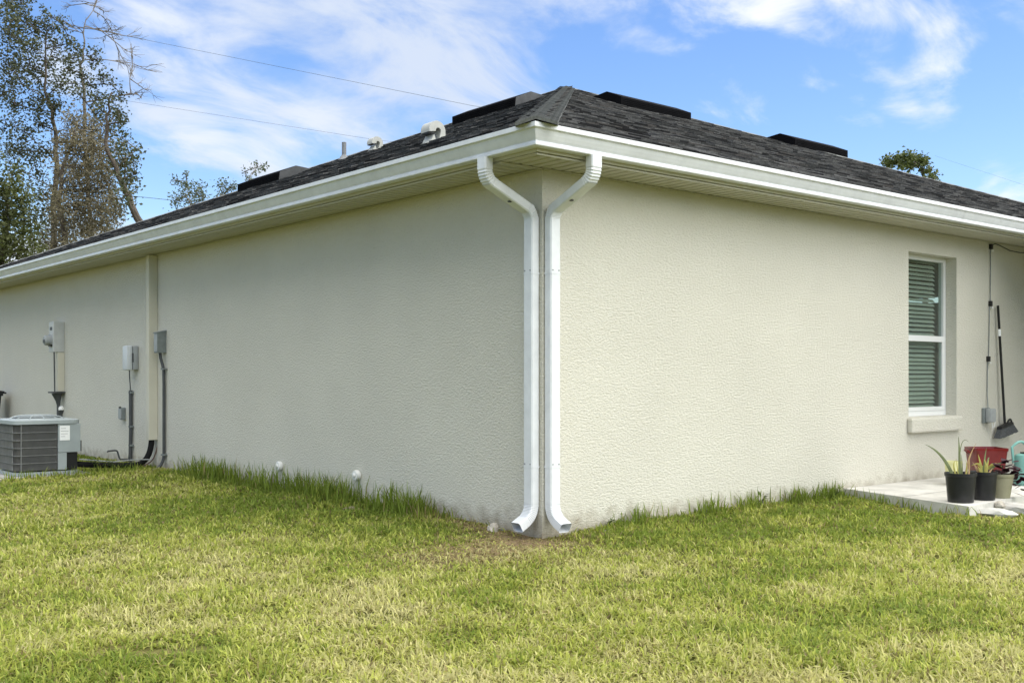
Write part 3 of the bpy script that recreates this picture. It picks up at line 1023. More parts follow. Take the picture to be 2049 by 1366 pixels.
# horizontal guard wires and louvre bands, wrapped round the front and left faces
outl = [(PX-0.004, 0.0)] + [(0.10, 0.0)] + [(0.10-0.10*math.sin(math.radians(a_)), 0.10-0.10*math.cos(math.radians(a_))) for a_ in range(15, 91, 15)] + [(0.0, AD-0.1)]
bands = 6
for i in range(1, bands):
    z_ = 0.05 + (AH-0.11)*i/bands
    b_ = MB()
    vs = [(x, y, z_-0.0038) for x, y in outl] + [(x, y, z_+0.0038) for x, y in outl]
    n_ = len(outl)
    b_.add(vs, [(k, k+1, n_+k+1, n_+k) for k in range(n_-1)])
    inn = [(x + (0.008 if x < 0.2 else 0), y+0.008) for x, y in outl]
    b_.add([(x, y, z_-0.006) for x, y in outl] + [(x, y, z_-0.006) for x, y in inn], [(k, k+1, n_+k+1, n_+k) for k in range(n_-1)])
    b_.add([(x, y, z_+0.006) for x, y in outl] + [(x, y, z_+0.006) for x, y in inn], [(k, k+1, n_+k+1, n_+k) for k in range(n_-1)])
    b_.build('guard_band', M['aclouver'], AC)
fins = MB()
for i in range(1, 44):
    x = 0.075 + (PX-0.085)*i/44
    fins.box((x-0.0012, 0.004, 0.055), (x+0.0012, 0.020, AH-0.065))
for i in range(0, 50):
    y = 0.11 + 0.62*i/50
    fins.box((0.004, y-0.0012, 0.055), (0.020, y+0.0012, AH-0.065))
o = fins.build('guard_wires', M['aclouver'], AC)
MB().box((0.074, -0.003, 0.0), (0.083, 0.012, AH-0.06)).build('corner_post', M['aclouver'], AC)
sp = MB()
sp.box((PX, -0.004, 0.255), (AW, AD, AH-0.056), bev=0.006).box((PX, -0.003, 0.05), (PX+0.10, 0.30, 0.252)).box((PX, 0.16, 0.05), (AW, AD-0.001, 0.252))
sp.build('service_panel', M['acpaint'], AC)
MB().box((PX+0.10, 0.02, 0.05), (AW-0.03, 0.158, 0.251)).build('valve_recess', M['black'], AC)
MB().box((PX+0.018, -0.0075, 0.40), (PX+0.135, -0.0045, 0.575)).build('data_label', M['paper'], AC)
m = MB()
for i, wd in enumerate((0.06, 0.09, 0.08, 0.05)):
    m.box((PX+0.03, -0.0085, 0.54-i*0.032), (PX+0.03+wd, -0.0078, 0.545-i*0.032))
m.build('label_print', M['print'], AC)
MB().box((AW-0.002, 0.02, 0.26), (AW+0.02, 0.12, 0.39)).build('wire_cover', M['darkgrey'], AC)
top = MB()
o1 = rrect(-0.014, -0.016, AW+0.012, AD+0.012, 0.11)
o2 = rrect(0.03, 0.03, AW-0.03, AD-0.03, 0.09)
n_ = len(o1)
top.add([(x, y, AH-0.055) for x, y in o1] + [(x, y, AH-0.012) for x, y in o1] + [(x, y, AH) for x, y in o2],
        [(i, (i+1) % n_, n_+(i+1) % n_, n_+i) for i in range(n_)] + [(n_+i, n_+(i+1) % n_, 2*n_+(i+1) % n_, 2*n_+i) for i in range(n_)] + [tuple(range(2*n_, 3*n_)), tuple(range(n_-1, -1, -1))])
top.build('top_cover', M['acpaint'], AC, smooth=True)
fg = MB()
fc = (AW/2-0.02, AD/2)
for r_, z_ in ((0.30, 0.006), (0.26, 0.022), (0.22, 0.032), (0.18, 0.038), (0.14, 0.042), (0.10, 0.044)):
    fg.tube([(fc[0]+r_*math.cos(a_), fc[1]+r_*math.sin(a_), AH+z_) for a_ in (2*math.pi*k/28 for k in range(29))], 0.0045, 5)
for k in range(12):
    a_ = 2*math.pi*k/12
    fg.tube([(fc[0]+r_*math.cos(a_), fc[1]+r_*math.sin(a_), AH+z_) for r_, z_ in ((0.32, 0.0), (0.26, 0.024), (0.18, 0.040), (0.05, 0.046))], 0.006, 5)
fg.build('fan_grille', M['acpaint'], AC)
MB().lathe([(0.31, 0.001), (0.30, 0.012), (0.285, 0.010)], (fc[0], fc[1], AH), 28).lathe([(0.0, 0.052), (0.08, 0.050), (0.085, 0.040), (0.0, 0.038)], (fc[0], fc[1], AH), 20).build('fan_shroud', M['acpaint'], AC, smooth=True)
MB().lathe([(0.285, 0.003), (0.0, 0.003)], (fc[0], fc[1], AH), 28).build('fan_opening', M['black'], AC)
pad = MB().box((-1.87, 7.22, -0.12), (-0.84, 8.24, -0.004), bev=0.012).build('equipment_pad', M['oldconcrete'])
tag(pad, 'grey concrete pad under the air conditioner', 'concrete pad')

t = empty('refrigerant_line', (-0.06, 7.42, 0.36))
tag(t, 'black foam insulated pipe curving from line cover to air conditioner', 'pipe')
pth = bez((0, 0, 0.05), (0.0, 0.0, -0.30), (-0.22, 0.02, -0.31), 10) + bez((-0.24, 0.02, -0.31), (-0.6, 0.05, -0.30), (-1.02, 0.06, -0.25), 8)
MB().tube(pth, 0.036, 12).build('insulation', M['foam'], t, smooth=True)
MB().tube([p + Vector((0.075, -0.02, -0.012 if i > 4 else 0)) for i, p in enumerate(pth)], 0.009, 6).build('liquid_line', M['copper'], t, smooth=True)
MB().tube([(-0.02, -0.05, -0.245), (-0.2, -0.05, -0.235), (-0.5, -0.05, -0.25), (-0.9, 0.0, -0.20)], 0.008, 6).build('whip_cable', M['boxgrey'], t, smooth=True)
t = MB().tube([(-0.55, 7.62, 0.215), (-0.54, 7.62, 0.228), (-0.46, 7.62, 0.234), (-0.43, 7.62, 0.228), (-0.42, 7.62, 0.21), (-0.40, 7.62, 0.14), (-0.385, 7.62, 0.118), (-0.30, 7.62, 0.112), (-0.24, 7.62, 0.08)], 0.011, 8).build('drain_pipe', M['darkgrey'], None, smooth=True)
tag(t, 'thin bent drain pipe between air conditioner and line cover', 'pipe')

t = empty('trash_bin', (-0.46, 14.12, 0))
tag(t, 'black wheeled trash bin at the far left end of the wall', 'trash bin')
m = MB()
vs = []
for z_, hw, hd_ in ((0.05, 0.20, 0.22), (0.86, 0.26, 0.29)):
    vs += [(-hd_, -hw, z_), (hd_, -hw, z_), (hd_, hw, z_), (-hd_, hw, z_)]
m.add(vs, [(0, 3, 2, 1), (4, 5, 6, 7), (0, 1, 5, 4), (1, 2, 6, 5), (2, 3, 7, 6), (3, 0, 4, 7)])
m.box((-0.31, -0.28, 0.83), (0.31, 0.28, 0.868))
m.build('body', M['black'], t)
MB().prism([(-0.33, -0.29, 0.87), (0.33, -0.29, 0.87), (0.33, -0.29, 0.91), (0.1, -0.29, 0.95), (-0.2, -0.29, 0.93), (-0.33, -0.29, 0.89)], (0, 0.58, 0)).build('lid', M['black'], t)
MB().tube([(0.36, -0.24, 0.88), (0.36, 0.24, 0.88)], 0.015, 8).build('handle', M['black'], t)
for s_ in (-1, 1):
    MB().tube([(0.2, s_*0.20, 0.08), (0.2, s_*0.25, 0.08)], 0.10, 16).build('wheel', M['black'], t)

# ------------------------------------------------------------------ things on the right wall
t = MB()
pts = [(6.861, -0.012, 2.665), (6.866, -0.010, 2.45), (6.862, -0.010, 2.25), (6.858, -0.010, 2.02), (6.838, -0.012, 1.98), (6.832, -0.010, 1.7), (6.822, -0.010, 1.42), (6.80, -0.012, 1.37), (6.79, -0.010, 1.2), (6.785, -0.011, 0.95), (6.765, -0.03, 0.80)]
t.tube(pts, 0.0055, 6)
t = t.build('extension_cord', M['steelgrey'], None, smooth=True)
tag(t, 'grey cord clipped to the wall between window and broom', 'cord')
for x_, z_ in ((6.862, 2.655), (6.850, 2.00), (6.800, 1.365)):
    MB().box((x_-0.02, -0.035, z_-0.03), (x_+0.02, -0.0005, z_+0.03), bev=0.005).build('clip', M['black'], t)
    MB().box((x_+0.015, -0.03, z_-0.055), (x_+0.045, -0.0005, z_-0.035)).build('hook', M['pvc'], t)
t = MB().tube([(6.88, -0.015, 2.67), (6.95, -0.02, 2.695), (7.05, -0.03, 2.68), (7.25, -0.05, 2.635), (7.5, -0.05, 2.63), (7.94, -0.05, 2.66)], 0.006, 6).build('wire', M['darkgrey'], None, smooth=True)
tag(t, 'thin dark wire sagging below the soffit at the right', 'wire')

t = empty('covered_outlet', (6.745, 0, 0.63))
tag(t, 'outdoor outlet with clear bubble cover below the window cord', 'outlet')
MB().box((-0.075, -0.03, 0.0), (0.075, -0.001, 0.175), bev=0.006).build('base', M['steelgrey'], t)
MB().box((-0.055, -0.105, 0.012), (0.072, -0.031, 0.168), bev=0.02).build('bubble_cover', M['boxgrey'], t, smooth=True)
MB().tube([(0.03, -0.07, 0.01), (0.05, -0.07, -0.05), (0.10, -0.06, -0.04), (0.16, -0.05, 0.06)], 0.008, 6).build('plug_cord', M['pvc'], t, smooth=True)

t = empty('broom', (7.05, -0.07, 0.42))
tag(t, 'black handled angle broom hanging on the right wall', 'broom')
BS = 0.82
MB().tube([(-0.072, 0.03, 1.56), (-0.07, 0.03, 1.555), (0.035, 0.0, 0.20)], 0.0145, 10).build('handle', M['black'], t, smooth=True)
MB().tube([(-0.0515, 0.024, 1.29), (-0.0455, 0.022, 1.21)], 0.0165, 10).build('handle_label', M['paper'], t, smooth=True)
MB().prism([(0.02+BS*x_, -0.03, 0.03+BS*z_) for x_, z_ in ((-0.16, 0.125), (-0.14, 0.165), (0.06, 0.205), (0.20, 0.225), (0.215, 0.19))], (0, 0.055, 0)).build('head', M['black'], t)
br = MB()
vs = []
nb = 16
for i in range(nb+1):
    f_ = i/nb
    xt, zt_ = -0.155+f_*0.37, 0.128+f_*0.064
    xb, zb = -0.235+f_*0.54, 0.0+f_*0.085+random.uniform(-.006, .006)
    j = 0.006*(i % 2)
    xt, zt_, xb, zb = 0.02+BS*xt, 0.03+BS*zt_, 0.02+BS*xb, 0.03+BS*zb
    vs += [(xt, -0.028, zt_), (xt, 0.020, zt_), (xb, -0.05-j, zb), (xb, 0.035+j, zb)]
fs = []
for i in range(nb):
    a_, b_ = 4*i, 4*i+4
    fs += [(a_, b_, b_+2, a_+2), (a_+1, a_+3, b_+3, b_+1), (a_+2, b_+2, b_+3, a_+3)]
fs += [(0, 2, 3, 1), (4*nb, 4*nb+1, 4*nb+3, 4*nb+2)]
br.add(vs, fs)
br.build('bristles', M['bristle'], t)
MB().tube(bez((0.06, -0.01, 0.19), (0.16, -0.01, 0.30), (0.185, -0.01, 0.19), 8), 0.012, 8).build('hang_loop', M['black'], t, smooth=True)

# ------------------------------------------------------------------ patio
pt = empty('patio', (0, 0, 0))
tag(pt, 'raised pale concrete patio slab beside the right wall', 'patio', kind='structure')
PZ = 0.07
MB().prism([(3.93, -0.003, -0.2), (3.705, -0.75, -0.2), (7.93, -0.75, -0.2), (7.93, -0.003, -0.2)], (0, 0, 0.2+PZ)).build('slab', M['concrete'], pt)
MB().prism([(3.702, -0.76, -0.2), (3.48, -1.50, -0.2), (3.75, -1.485, -0.2), (4.80, -1.40, -0.2), (7.93, -1.30, -0.2), (7.93, -0.76, -0.2)], (0, 0, 0.2+PZ-0.002)).build('slab', M['concrete'], pt)
def rock(name, c, size, seed, material, label, cat='stone', flat=0.6, group=None):
    r_ = random.Random(seed)
    bm = bmesh.new()
    bmesh.ops.create_icosphere(bm, subdivisions=2, radius=1.0)
    for v in bm.verts:
        n_ = v.co.normalized()
        k = 0.78 + 0.34*r_.random()
        v.co = Vector((n_.x*size[0]*k, n_.y*size[1]*k, max(n_.z, -0.5)*size[2]*k))
    mb = MB(); mb.bm(bm, 0)
    o = mb.build(name, material)
    o.location = c
    o.rotation_euler = (0, 0, r_.uniform(0, 3))
    tag(o, label, cat, group)
    return o
rock('broken_concrete', (3.72, -1.58, 0.0), (0.20, 0.07, 0.05), 3, M['concrete'], 'white broken concrete lump under the front patio corner', 'concrete')
rock('broken_concrete', (4.15, -1.58, 0.0), (0.30, 0.08, 0.055), 5, M['concrete'], 'long white broken concrete edge below the tan pot', 'concrete')
rock('stone', (4.02, -1.50, 0.03), (0.05, 0.04, 0.05), 8, M['rock'], 'small brown stone on the broken patio edge')
rock('stone', (-0.09, 0.47, -0.02), (0.10, 0.05, 0.055), 11, M['rock'], 'rough pale stone against the wall left of the downspouts')
rock('stone', (-0.10, -0.16, -0.085), (0.10, 0.055, 0.03), 12, M['rock'], 'flat pale stone in front of the house corner')
rock('stone', (-0.36, 2.15, -0.03), (0.11, 0.07, 0.055), 13, M['tanrock'], 'tan stone in the grass below the right drain stub')
rock('stone', (-2.0, 7.05, -0.02), (0.09, 0.06, 0.05), 14, M['rock'], 'cream stone in front of the air conditioner')
rock('stone', (0.52, -0.16, -0.02), (0.05, 0.03, 0.02), 15, M['rock'], 'small pale stone right of the downspout outlet')
# flat footing edge showing in the washed-out soil left of the corner
r_ = MB().prism([(-0.045, 0.42, -0.2), (-0.003, 0.42, -0.2), (-0.003, 1.2, -0.2), (-0.03, 1.2, -0.2)], (0, 0, 0.185)).build('footing', M['oldconcrete'], house)

# ------------------------------------------------------------------ pots
def pot(name, c, rt, rb, h, material, label, cat='pot', rim=0.03, soil=True, n=28):
    t = empty(name, c)
    tag(t, label, cat)
    MB().lathe([(0.0, 0.0), (rb, 0.0), (rb+0.002, 0.01), (rt*0.97, h-rim), (rt, h-rim), (rt*1.03, h-rim+0.004), (rt*1.035, h), (rt*0.99, h), (rt*0.95, h-0.03), (rb*0.9, 0.02)], (0, 0, 0), n).build('shell', material, t, smooth=True)
    if soil:
        MB().lathe([(rt*0.955, h-0.04), (rt*0.5, h-0.025), (0.0, h-0.03)], (0, 0, 0), 20).build('soil', M['potsoil'], t, smooth=True)
    return t
def strap_leaf(pts, w0, mb, droop=0.0):
    """a thick tapering leaf through pts with a shallow channel"""
    pts = [Vector(p) for p in pts]
    n = len(pts)
    vs = []
    for i, p in enumerate(pts):
        tng = (pts[min(i+1, n-1)] - pts[max(i-1, 0)]).normalized()
        side = tng.cross(Vector((0.55, 0.83, 0.1))).normalized()
        nn = side.cross(tng)
        wd = w0*(1-(i/(n-1))**1.6)*0.5 + 0.0012
        vs += [p+side*wd, p+nn*wd*0.45, p-side*wd, p-nn*wd*0.25]
    fs = []
    for i in range(n-1):
        for k in range(4):
            k2 = (k+1) % 4
            fs.append((4*i+k, 4*i+k2, 4*i+4+k2, 4*i+4+k))
    mb.add(vs, fs)
p1 = (3.72, -1.30, PZ)
pot('plant_pot', p1, 0.130, 0.105, 0.255, M['pot'], 'front black nursery pot on the patio corner')
p2 = (4.06, -1.33, PZ)
pot('plant_pot', p2, 0.118, 0.098, 0.250, M['pot'], 'black nursery pot just behind the front one')
p3 = (4.33, -1.36, PZ)
pot('plant_pot', p3, 0.108, 0.075, 0.215, M['tanpot'], 'tan plastic pot right of the black pots')
rt_ = Vector((0.768, -0.640, 0)); fw_ = Vector((0.640, 0.768, 0))
def plant(name, c, label, specs, material):
    t = empty(name, c)
    tag(t, label, 'plant')
    for (lat, dep, lat2, h2, lat3, h3, w0, mt) in specs:
        a_ = rt_*lat + fw_*dep
        b_ = rt_*lat2 + fw_*dep + Vector((0, 0, h2))
        c_ = rt_*lat3 + fw_*dep*1.2 + Vector((0, 0, h3))
        mb = MB()
        strap_leaf(bez(a_, b_, c_, 9), w0, mb)
        mb.build('leaf', M[mt], t, smooth=True)
    return t
plant('aloe_plant', (p1[0], p1[1], PZ+0.21), 'spiky plant with long bent leaves in the front black pot', [
    (-0.06, 0.0, -0.15, 0.23, -0.31, 0.29, 0.030, 'aloe'), (0.0, 0.02, 0.0, 0.25, -0.01, 0.36, 0.026, 'aloe'), (-0.005, 0.02, -0.01, 0.40, 0.075, 0.315, 0.008, 'aloe'),
    (0.045, 0.0, 0.05, 0.16, 0.135, 0.30, 0.020, 'aloepink'), (0.06, -0.02, 0.07, 0.1, 0.065, 0.19, 0.016, 'aloepink'),
    (-0.02, 0.03, -0.07, 0.12, -0.03, 0.15, 0.016, 'yleaf'), (0.02, 0.03, 0.03, 0.1, 0.02, 0.2, 0.016, 'aloe'), (-0.03, -0.03, -0.04, 0.08, -0.055, 0.17, 0.010, 'yleaf'), (0.03, -0.03, 0.05, 0.07, 0.03, 0.16, 0.012, 'yleaf')], 'aloe')
plant('yellow_plant', (p2[0], p2[1], PZ+0.20), 'yellowing upright plant in the second black pot', [
    (0.0, 0, -0.02, 0.12, -0.045, 0.20, 0.028, 'yleaf'), (0.0, 0, 0.01, 0.15, 0.03, 0.26, 0.022, 'aloe'), (0.01, 0.02, 0.05, 0.1, 0.06, 0.15, 0.030, 'yleaf'), (-0.01, 0.02, -0.05, 0.08, -0.085, 0.13, 0.026, 'aloepink'),
    (0.02, -0.02, 0.03, 0.1, 0.0, 0.16, 0.026, 'yleaf'), (0.0, 0.0, -0.03, 0.07, -0.05, 0.1, 0.026, 'yleaf'), (0.03, 0.0, 0.06, 0.05, 0.09, 0.08, 0.022, 'aloepink'), (0.0, 0.0, 0.02, 0.05, 0.01, 0.13, 0.03, 'yleaf')], 'yleaf')
plant('arching_plant', (p3[0]-0.02, p3[1]+0.12, PZ+0.16), 'pale arching leaves hanging behind the tan pot', [
    (0.0, 0.05, -0.02, 0.19, -0.12, 0.11, 0.035, 'yleaf'), (0.0, 0.05, 0.06, 0.2, 0.17, 0.10, 0.035, 'yleaf'), (0.01, 0.05, 0.09, 0.16, 0.2, 0.14, 0.03, 'aloe'), (0.0, 0.05, 0.03, 0.2, 0.05, 0.19, 0.03, 'aloe')], 'yleaf')
t = empty('purple_plant', (p3[0], p3[1], PZ+0.17))
tag(t, 'dark purple leafy plant spilling over the tan pot', 'plant')
r_ = random.Random(4)
for i in range(46):
    a_ = r_.uniform(0, 6.28)
    if i < 26:
        q = Vector((r_.uniform(-0.10, 0.14)*rt_.x, r_.uniform(-0.10, 0.14)*rt_.y, 0)) * 1.0
        q = rt_*r_.uniform(-0.09, 0.13) + fw_*r_.uniform(-0.07, 0.07) + Vector((0, 0, r_.uniform(0.04, 0.17)))
    else:
        q = rt_*r_.uniform(0.10, 0.24) + fw_*r_.uniform(-0.10, 0.06) + Vector((0, 0, r_.uniform(-0.14, 0.10)))
    d1 = Vector((math.cos(a_), math.sin(a_), r_.uniform(-.5, .4))).normalized()*0.05
    d2 = d1.cross(Vector((r_.uniform(-.4, .4), r_.uniform(-.4, .4), 1))).normalized()*0.03
    MB().add([q-d1, q+d2-d1*0.2, q+d1*0.6+d2*0.7, q+d1*1.15, q+d1*0.6-d2*0.7, q-d2-d1*0.2, q+Vector((0, 0, 0.006))], [(0, 1, 6), (1, 2, 6), (2, 3, 6), (3, 4, 6), (4, 5, 6), (5, 0, 6)]).build('leaf', M['purple'], t)
st = MB()
for i in range(7):
    st.tube([(0, 0, 0), tuple(rt_*r_.uniform(-.06, .16) + fw_*r_.uniform(-.05, .05) + Vector((0, 0, r_.uniform(0.02, 0.14))))], 0.004, 5)
st.build('stem', M['purple'], t)
# red tub
t = empty('red_tub', (5.42, -0.68, PZ), math.radians(-40))
t.scale = (0.82, 0.82, 0.93)
tag(t, 'dark red square tub standing behind the potted plants', 'tub')
m = MB()
vs = []
for z_, h_ in ((0.0, 0.15), (0.36, 0.19), (0.375, 0.20), (0.40, 0.20), (0.40, 0.185), (0.05, 0.14)):
    vs += [(x, y, z_) for x, y in rrect(-h_, -h_, h_, h_, 0.035, 4)]
n_ = len(vs)//6
fs = [tuple(range(n_-1, -1, -1))]
for L_ in range(5):
    fs += [(L_*n_+i, L_*n_+(i+1) % n_, (L_+1)*n_+(i+1) % n_, (L_+1)*n_+i) for i in range(n_)]
fs.append(tuple(range(5*n_, 6*n_)))
m.add(vs, fs)
m.build('shell', M['redpot'], t, smooth=True)
MB().tube([(-0.2, -0.04, 0.33), (-0.25, -0.04, 0.37), (-0.25, 0.04, 0.37), (-0.2, 0.04, 0.33)], 0.012, 6).build('handle', M['redpot'], t)
pot('flower_pot', (5.10, -0.50, PZ), 0.085, 0.065, 0.24, M['yellow'], 'pale yellow pot half hidden behind the front black pot')
# watering can
t = empty('watering_can', (5.66, -0.98, PZ), math.radians(140))
tag(t, 'teal plastic watering can at the right edge of the patio', 'watering can')
MB().lathe([(0.0, 0.0), (0.12, 0.0), (0.125, 0.01), (0.12, 0.27), (0.11, 0.30), (0.075, 0.315), (0.0, 0.315)], (0, 0, 0), 24).build('body', M['teal'], t, smooth=True)
MB().tube(bez((-0.02, 0, 0.31), (0.02, 0, 0.52), (0.15, 0, 0.38), 8) + [Vector((0.135, 0, 0.22))], 0.014, 8).build('handle', M['teal'], t, smooth=True)
MB().tube([(-0.11, 0, 0.06), (-0.19, 0, 0.2), (-0.27, 0, 0.36)], [0.028, 0.02, 0.015], 10).tube([(-0.265, 0, 0.355), (-0.30, 0, 0.40)], [0.016, 0.042], 12).build('spout', M['teal'], t, smooth=True)
MB().box((-0.04, -0.04, 0.316), (0.05, 0.04, 0.33)).build('opening', M['black'], t)

# ------------------------------------------------------------------ trees
OAK_CLUMPS = ((4.57,27.43,11.91,0.15),(4.76,29.68,12.26,0.21),(4.87,29.31,11.96,0.27),(4.99,27.49,11.76,0.18),(4.96,28.33,11.81,0.31),(4.1,28.89,12.0,0.38),(4.07,29.59,12.56,0.46),(4.47,29.72,12.84,0.31),(3.95,27.81,11.1,0.27),(4.24,27.35,10.76,0.31),(5.35,29.15,11.55,0.27),(5.37,27.77,11.3,0.24),(4.33,29.75,11.64,0.31),(3.54,27.84,10.44,0.31),(4.45,28.58,10.63,0.34),(5.08,28.99,10.84,0.31),(5.31,27.13,10.77,0.24),(6.35,28.69,11.32,0.21),(6.37,28.52,11.05,0.18),(5.03,26.69,10.17,0.23),(3.95,27.57,9.73,0.31),(4.05,29.24,10.24,0.31),(5.07,29.73,10.45,0.27),(5.1,27.83,9.98,0.27),(5.93,26.57,10.08,0.21),(6.35,26.92,10.0,0.18),(5.26,26.5,9.44,0.27),(5.88,26.63,9.49,0.24),(4.09,28.85,9.41,0.34),(4.6,28.62,9.29,0.31),(4.86,27.52,9.2,0.31),(3.77,28.43,8.68,0.31),(4.16,28.06,8.45,0.34),(4.75,28.38,8.81,0.27),(5.83,26.91,9.01,0.24),(5.76,26.06,9.06,0.18),(6.92,27.85,9.51,0.18),(6.71,27.07,9.79,0.15),(6.44,27.59,8.93,0.21),(6.31,26.16,8.65,0.15),(4.38,30.49,8.34,0.34),(4.77,29.72,8.12,0.31),(4.54,27.41,7.87,0.24),(4.01,28.56,7.46,0.23))
OAK_TRUNK = ((5.05,28.26,2.28),(5.03,28.28,5.33),(5.1,28.22,7.62),(5.05,28.26,8.99),(4.87,28.42,9.91),(4.87,28.42,11.59))
VINE_CLUMPS = ((4.95,25.99,8.42,0.35),(5.33,25.65,8.27,0.31),(4.08,23.67,7.34,0.39),(4.51,23.41,7.22,0.39),(4.63,25.85,7.06,0.31),(4.98,25.22,7.01,0.39),(5.3,24.73,7.12,0.31),(5.18,23.61,7.34,0.22),(4.65,25.06,6.39,0.35),(5.08,24.7,6.39,0.35),(5.38,24.36,6.51,0.25),(3.95,24.12,5.92,0.28),(4.6,24.5,5.76,0.39),(4.99,24.05,5.74,0.31),(4.53,25.55,5.45,0.31),(5.2,25.91,5.4,0.39),(5.55,25.47,5.46,0.28),(5.45,24.18,5.8,0.22),(4.09,24.98,4.79,0.35),(4.36,24.15,4.6,0.35),(4.57,23.19,4.67,0.31),(4.92,22.87,5.86,0.22))
VINE_TRUNK = ((4.56,24.77,1.9),(4.34,24.95,4.67),(4.2,25.07,6.06),(4.29,24.99,7.03),(4.56,24.77,8.0))
LEAN_CLUMPS = ((5.01,22.21,7.49,0.16),(5.46,22.87,6.99,0.19),(5.13,22.55,6.5,0.24),(5.56,22.98,6.62,0.13),(5.27,23.3,6.9,0.21),(4.9,21.72,5.84,0.21),(4.65,21.75,6.97,0.19),(5.84,23.54,7.42,0.11),(4.78,22.47,8.42,0.13),(4.89,22.3,8.01,0.13),(5.43,24.42,8.07,0.13),(5.28,22.77,7.96,0.11),(5.7,23.65,6.45,0.16))
LEAN_TRUNK = ((6.08,22.2,2.68),(5.59,22.61,5.23),(5.34,22.82,5.96),(5.1,23.02,6.57),(4.87,23.21,7.31),(4.89,23.2,8.11),(4.99,23.11,8.78))
LEFT_CLUMPS = ((1.75,21.01,5.53,0.3),(1.92,20.42,5.24,0.26),(1.92,21.41,5.01,0.34),(2.05,20.49,4.68,0.26),(1.63,20.54,4.3,0.34),(2.15,21.24,4.18,0.3),(2.73,22.5,4.58,0.18),(2.31,22.46,6.15,0.18),(2.71,22.0,4.16,0.18),(1.7,21.01,3.77,0.24),(1.6,22.15,5.42,0.36),(1.42,21.42,4.61,0.36),(1.35,21.13,6.08,0.3))
LEFT_TRUNK = ((1.76,21.9,1.08),(1.85,21.82,3.48),(1.95,21.74,4.81),(1.99,21.7,5.65))
BARE_CLUMPS = ((6.22,29.01,12.99,0.05),(6.48,29.2,13.03,0.05),(6.81,29.1,12.74,0.05),(7.05,29.4,12.67,0.05),(7.09,28.68,12.13,0.05),(7.05,29.33,12.22,0.05),(6.38,26.87,11.33,0.05),(7.2,27.67,10.78,0.05),(7.38,29.13,11.7,0.05),(7.22,28.26,11.1,0.05),(7.9,28.55,10.53,0.05),(7.07,26.58,9.68,0.05),(7.2,27.67,10.03,0.05),(5.72,28.15,11.92,0.05),(5.91,29.0,12.06,0.05),(6.45,28.65,12.94,0.05),(6.04,27.1,11.65,0.05))
BARE_TRUNK = ((6.36,28.48,2.94),(6.24,28.58,6.71),(6.09,28.7,9.39),(6.04,28.74,10.96),(6.09,28.7,11.51),(6.14,28.66,12.37))
GREYA_CLUMPS = ((10.2,31.48,8.21,0.14),(10.53,31.3,8.01,0.25),(10.08,30.53,7.45,0.28),(10.24,29.64,7.44,0.21),(10.09,28.89,7.58,0.18),(10.54,30.75,7.26,0.25),(9.86,30.67,7.27,0.18),(10.47,31.14,8.37,0.11),(10.56,29.75,7.4,0.14))
GREYA_TRUNK = ((10.37,30.35,1.04),(10.35,30.36,5.61),(10.3,30.4,7.02),(10.19,30.49,7.63))
GREYB_CLUMPS = ((11.84,31.12,8.17,0.18),(11.79,30.58,7.82,0.22),(12.14,31.98,7.94,0.18),(11.8,30.31,8.02,0.15))
GREYB_TRUNK = ((12.19,31.43,1.04),(12.19,31.43,5.84),(12.14,31.47,7.69))
GREYC_CLUMPS = ((12.36,30.36,8.58,0.11),(13.52,31.89,9.03,0.18),(12.73,29.71,8.71,0.15),(13.07,31.39,8.62,0.15),(12.5,29.77,8.81,0.09))
GREYC_TRUNK = ((12.9,30.84,1.04),(12.9,30.84,5.84),(12.9,30.84,8.25))
RIGHT_CLUMPS = ((21.84,10.25,7.12,0.12),(21.79,9.99,7.13,0.12),(21.4,9.51,7.04,0.14),(23.34,10.36,7.36,0.14),(21.43,9.05,6.94,0.12),(22.7,9.67,7.1,0.08),(23.09,10.68,7.23,0.12),(21.35,9.36,6.8,0.12),(22.0,10.42,7.06,0.07),(23.12,9.7,6.74,0.11),(21.56,9.05,6.6,0.08),(22.51,9.41,6.83,0.06))
RIGHT_TRUNK = ((22.67,9.68,1.62),(22.66,9.69,5.37),(22.65,9.7,6.48),(22.63,9.71,7.03))
OAK_CLUMPS = OAK_CLUMPS + tuple([(4.9,29.4,7.46,0.31),(4.76,27.92,6.63,0.27),(4.41,27.93,5.99,0.34),(5.04,29.37,5.59,0.31),(4.19,27.68,6.53,0.23),(4.94,28.28,6.08,0.21),(4.3,29.09,8.11,0.27),(6.23,27.66,8.44,0.21),(6.44,25.91,7.44,0.21),(6.43,27.56,7.38,0.24),(6.6,26.98,6.25,0.24),(6.75,28.04,5.76,0.24),(6.27,25.65,7.82,0.18),(4.48,30.29,11.01,0.31),(3.61,28.36,11.47,0.38),(4.07,30.14,9.97,0.31),(4.85,28.46,9.61,0.27),(5.59,28.95,11.08,0.21),(5.45,26.86,10.13,0.24),(5.74,27.09,9.93,0.21)])
